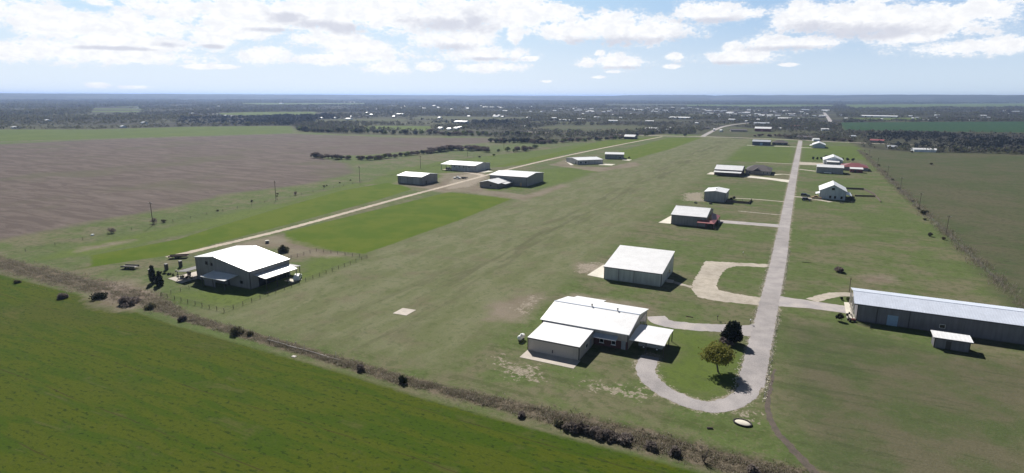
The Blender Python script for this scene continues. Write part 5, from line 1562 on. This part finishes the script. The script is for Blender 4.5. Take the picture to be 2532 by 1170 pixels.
vehicle('dark car beside the open bay of the pale long hangar', (-245.5, 391), 1.5, BLACKP)
vehicle('pale car on the concrete behind the side porch of the grey gabled house', (-137.4, 129.6), 2.2, WHITEP)
def trailer(label, loc, rz, L=5.0, W=2.2, mat=STEEL):
    r = thing('flat_trailer', (*loc, 0), label, 'trailer', None, rz)
    mb = MB(); mb.box(-L / 2, L / 2, -W / 2, W / 2, .62, .74); mb.build('bed', mat, r)
    mb = MB(); mb.box(L / 2, L / 2 + 1.5, -.06, .06, .6, .7); mb.build('drawbar', STEEL, r)
    for x in (-.6, .3):
        for s_ in (-1, 1):
            q = MB(); q.tube((x, s_ * (W / 2 + .02), .36), (x, s_ * (W / 2 + .24), .36), .36, n=12); q.build('wheel', RUBBER, r)
    mb = MB(); mb.box(-L / 2, L / 2, -W / 2, -W / 2 + .06, .742, 1.1); mb.box(-L / 2, L / 2, W / 2 - .06, W / 2, .742, 1.1); mb.build('side_rail', mat, r)
    return r
trailer('dark flat trailer on the grass behind the left end of the wire yard', at(322, 664), .35)
trailer('rusty flat trailer parked beside the track left of the grey gabled house', at(442, 638), .7, 6, 2.3, plain('rust', (.09, .06, .05), .9, .3))
trailer('white open trailer parked before the grey hangar near the red-roofed house', (18.6, 500.2), .02, 5.0, 2.0, WTRIM)
trailer('dark trailer beside the white and rust pickup in the left cluster', (-208.5, 352), .1)

# ------------------------------------------------------------------ small things
def simple(name, mat, label, cat, loc, rz=0.0):
    def deco(fn):
        mb = MB(); fn(mb)
        o = mb.build(name, mat); o.location = (*loc, 0); o.rotation_euler = (0, 0, rz)
        return tag(o, label, cat)
    return deco
# propane tank
R_ = thing('propane_tank', (*at(1289, 842), 0), 'white propane tank on legs left of the white-roofed garage', 'tank', None, 1.5)
mb = MB(); mb.ball((-.75, 0, .95), .58, .58, .58); mb.tube((-.75, 0, .95), (.75, 0, .95), .58, n=16); mb.ball((.75, 0, .95), .58, .58, .58); mb.build('vessel', TANKW, R_, smooth=True)
mb = MB(); mb.tube((0, 0, 1.5), (0, 0, 1.72), .2, n=10); mb.build('dome', TANKW, R_)
for x in (-.7, .7):
    mb = MB(); mb.box(x - .08, x + .08, -.4, .4, 0, .55); mb.build('leg', STEEL, R_)
# the oval concrete ring with dark rim
R_ = thing('stock_tank', (*at(1836, 1047), 0), 'low round pale tank with dark rim below the bend of the road', 'tank')
mb = MB(); mb.ball((0, 0, .0), 1.42, 1.0, .34, 24, 10); mb.build('cover', PALECONC, R_, smooth=True)
mb = MB()
for i in range(28):
    a, b = 2 * math.pi * i / 28, 2 * math.pi * (i + 1) / 28
    mb.tube((1.5 * math.cos(a), 1.08 * math.sin(a), .14), (1.5 * math.cos(b), 1.08 * math.sin(b), .14), .15, n=6)
mb.build('rim', RUBBER, R_)
R_.rotation_euler = (0, 0, -.15)
# stock feeder by the track
R_ = thing('feeder', (*at(661, 601), 0), 'pale topped feeder on a dark stand behind the olive shrub', 'feeder')
mb = MB(); mb.tube((0, 0, .1), (0, 0, .8), .7, .6, 12); mb.build('stand', STEEL, R_)
mb = MB(); mb.tube((0, 0, .95), (0, 0, 1.05), .85, .8, 14); mb.build('lid', PALECONC, R_)
mb = MB(); mb.tube((0, 0, .8), (0, 0, .95), .1, n=6); mb.build('neck', STEEL, R_)
# sheds and gate towers by the west fence of the gabled house
for i, (p, h, lab) in enumerate((((412, 667), 1.9, 'dark upright shed at the corner of the garden left of the gabled house'), ((447, 660), 2.0, 'dark box near the back corner of the gabled house'), ((372, 676), 1.3, 'dark box with pale lid behind the tall cedar'))):
    R_ = thing('garden_box', (*at(*p), 0), lab, 'shed')
    mb = MB(); mb.box(-.45, .45, -.4, .4, 0, h); mb.build('body', TRIM, R_)
    mb = MB(); mb.box(-.52, .52, -.47, .47, h + .003, h + .1); mb.build('lid', PALEWOOD if i == 2 else STEEL, R_)
# patio set on the yard slab
R_ = thing('patio_umbrella', (*at(456, 684), 0), 'brown patio umbrella over the concrete yard of the gabled house', 'umbrella')
mb = MB(); mb.tube((0, 0, 0.1), (0, 0, 2.4), .04, n=6); mb.build('pole', STEEL, R_)
mb = MB(); mb.tube((0, 0, 2.1), (0, 0, 2.6), 1.3, .05, 10); mb.build('canopy', plain('brown_canvas', (.12, .07, .05), .9), R_)
R_ = thing('grill', (*at(468, 682), 0), 'black barrel grill on the concrete yard beside the gabled house', 'grill')
mb = MB(); mb.tube((-.6, 0, 1.0), (.6, 0, 1.0), .38, n=12); mb.build('barrel', RUBBER, R_)
for x in (-.45, .45):
    mb = MB(); mb.box(x - .05, x + .05, -.3, .3, .06, .68); mb.build('leg', STEEL, R_)
# garden stones and edging along the west yard
for i, p in enumerate(((436, 671), (440, 685), (449, 688), (470, 692))):
    mb = MB(); mb.ball((0, 0, .2), .45, .35, .3, 9, 5, jit=.2); o = mb.build('garden_stone', ROCK); o.location = (*at(*p), 0); o.rotation_euler = (0, 0, i)
    tag(o, 'pale stone edging the concrete yard left of the gabled house', 'stone', 'pale stones of the concrete yard')
def hedge_row():
    for i in range(8):
        px = 396 + i * 11
        plant('hedge_plant', 'low green hedge plant between the cedars and the concrete yard', 'hedge', at(px, 676 + i * 1.9), .9, 1.3, L_GREEN if i % 2 else L_CEDAR, 160, .22, base=.05, seed=140 + i, r=.03, group='low hedge plants by the concrete yard', parts=('stems', 'foliage'))
hedge_row()
# mailboxes and markers
def mailbox(px, py, label, mat=TRIM):
    r = thing('mailbox', (*at(px, py), 0), label, 'mailbox')
    mb = MB(); mb.box(-.05, .05, -.05, .05, 0, 1.05); mb.build('post', WOOD, r)
    mb = MB(); mb.box(-.13, .13, -.28, .28, 1.053, 1.22); mb.tube((0, -.28, 1.22), (0, .28, 1.22), .13, n=10); mb.build('box', mat, r)
mailbox(1837, 632, 'small mailbox on the lawn above the caliche driveway', WTRIM)
mailbox(1774, 792, 'small dark marker post on the lawn above the house driveway')
mailbox(1855, 802, 'white marker box beside the mouth of the house driveway', WTRIM)
mailbox(1836, 498, 'post near the dark plank fence of the square grey hangar')
mb = MB(); mb.tube((-.5, 0, .16), (.5, 0, .16), .16, n=8); o = mb.build('log', WOOD); o.location = (*at(1755, 1060), 0); o.rotation_euler = (0, 0, .4); tag(o, 'short dark log in the grass left of the round pale tank', 'log')
mb = MB(); mb.tube((-.9, 0, .1), (.9, 0, .1), .1, n=8); o = mb.build('log', WOOD); o.location = (*at(1705, 784), 0); tag(o, 'thin fallen log on the lawn above the house driveway', 'log')
mb = MB(); mb.tube((-1.6, 0, .09), (1.4, .2, .09), .09, .06, 7); mb.tube((-.4, 0, .1), (.5, .7, .35), .05, .02, 5); o = mb.build('fallen_branch', BARK); o.location = (*at(1996, 650), 0); tag(o, 'fallen branch on the lawn right of the road', 'branch')
mb = MB(); mb.box(-.5, .5, -.35, .35, .0, .12); o = mb.build('plank', PALEWOOD); o.location = (*at(727, 882), 0); tag(o, 'small pale plank lying on the wheat edge', 'plank')
mb = MB(); mb.box(-.6, .6, -.4, .4, 0, .45); o = mb.build('white_crate', TANKW); o.location = (*at(229, 582), 0); tag(o, 'small white crate on the grass at the left below the ploughed field', 'crate')
# things on the apron of the blue-roofed building
def chair(px, py, rz, label):
    r = thing('patio_chair', (*at(px, py), 0), label, 'chair', None, rz)
    mb = MB(); mb.box(-.3, .3, -.3, .3, .42, .48); mb.build('seat', RUBBER, r)
    mb = MB(); mb.box(-.3, .3, .27, .32, .483, 1.05); mb.build('backrest', RUBBER, r)
    for x in (-.26, .26):
        for y in (-.26, .26):
            q = MB(); q.box(x - .025, x + .025, y - .025, y + .025, 0, .418); q.build('leg', STEEL, r)
chair(2095.5, 785, .4, 'black patio chair upright at the front of the pale apron')
chair(2102, 781, 2.2, 'black patio chair turned away on the pale apron')
R_ = thing('lawn_mower', (*at(2105, 795), 0), 'dark reddish riding mower in front of the pale apron', 'mower', None, .3)
mb = MB(); mb.box(-.5, .9, -.4, .4, .3, .75); mb.build('body', plain('dark_red_paint', (.12, .03, .03), .4), R_)
mb = MB(); mb.box(-.75, -.2, -.3, .3, .753, .85); mb.box(-.8, -.72, -.3, .3, .753, 1.25); mb.build('seat', RUBBER, R_)
for x, rr_ in ((-.55, .32), (.65, .22)):
    for s_ in (-1, 1):
        q = MB(); q.tube((x, s_ * .42, rr_), (x, s_ * .64, rr_), rr_, n=10); q.build('wheel', RUBBER, R_)
R_ = thing('swing_frame', (19.2, 163.4, 0), 'bent dark pipe frame on the grass before the blue-roofed building', 'frame')
mb = MB(); mb.tube((-2.1, 1.8, .05), (.2, .6, .12), .04, n=5); mb.tube((.2, .6, .1), (.3, -.2, 1.0), .05, n=5); mb.tube((.3, -.2, 1.0), (.7, -1.0, 0), .05, n=5); mb.build('pipe', STEEL, R_)
# bushes and junk near the tall blue-grey house
for p, lab in (((2081, 503), 'dark pot right below the front wall of the tall blue-grey house'), ((2106, 502), 'dark bench on the grass right of the tall blue-grey house')):
    mb = MB(); mb.box(-.9, .9, -.4, .4, .35, .5); mb.box(-.8, -.6, -.35, .35, 0, .348); mb.box(.6, .8, -.35, .35, 0, .348)
    o = mb.build('bench' if 'bench' in lab else 'planter', RUBBER); o.location = (*at(*p), 0); tag(o, lab, 'bench' if 'bench' in lab else 'planter')
for i, p in enumerate(((2100, 482), (2108, 492), (2098, 492))):
    put_tree('o', *at(*p), 'dark garden shrub along the right side of the tall blue-grey house', 'garden shrubs right of the tall blue-grey house', .9)
for i, p in enumerate(((1757, 505), (1720, 503))):
    mb = MB(); mb.ball((0, 0, .35), .9, .6, .45, 9, 6, jit=.2); o = mb.build('tyre_pile', RUBBER); o.location = (*at(*p), 0); tag(o, ('dark', 'smaller dark')[i] + ' heap on the grass before the small square grey hangar', 'heap')
for i, p in enumerate(((1808, 495), (1814, 492))):
    put_tree('d', *at(*p), 'dark bush in the fenced yard behind the small square grey hangar', 'bushes in the yard of the square grey hangar', .35)

# loose limestone along the road edge
def stones():
    rng = np.random.default_rng(77)
    n = 2600
    t = rng.uniform(112, 240, n)
    side = rng.choice([-1, 1], n, p=[.3, .7])
    xc = np.interp(t, [118, 140, 175, 225, 275], [-4.4, -4.2, -3.9, -3.5, -3.7])
    x = xc + side * (2.55 + np.abs(rng.normal(0, .38, n)))
    keep = ~((t > 166) & (t < 182)) & ~((side < 0) & (t > 142) & (t < 153))
    x, y = x[keep], t[keep]
    V, Q = quads_at(np.stack([x, y, np.full(len(x), .05)], 1), .22, rng)
    V[:, 2] = np.clip(V[:, 2], .012, .12)
    o = bpy.data.objects.new('loose_gravel', raw_mesh('loose_gravel', V, Q, [ROCK]))
    col.objects.link(o)
    tag(o, 'pale loose limestone gravel along the road edges', 'gravel', kind='stuff')
stones()

# ------------------------------------------------------------------ the air
def haze():
    m_ = bpy.data.materials.new('air')
    m_.use_nodes = True
    t = m_.node_tree
    for nd in list(t.nodes):
        t.nodes.remove(nd)
    v = t.nodes.new('ShaderNodeVolumePrincipled')
    v.inputs['Color'].default_value = (0.42, 0.58, 0.95, 1)
    v.inputs['Density'].default_value = 8.0e-5
    v.inputs['Anisotropy'].default_value = 0.45
    o_ = t.nodes.new('ShaderNodeOutputMaterial')
    t.links.new(v.outputs[0], o_.inputs['Volume'])
    mb = MB(); mb.box(-62000, 62000, -62000, 62000, -3.5, 96)
    o = mb.build('haze', m_)
    tag(o, 'thin blue air haze over the whole plain', 'haze', kind='stuff')
haze()
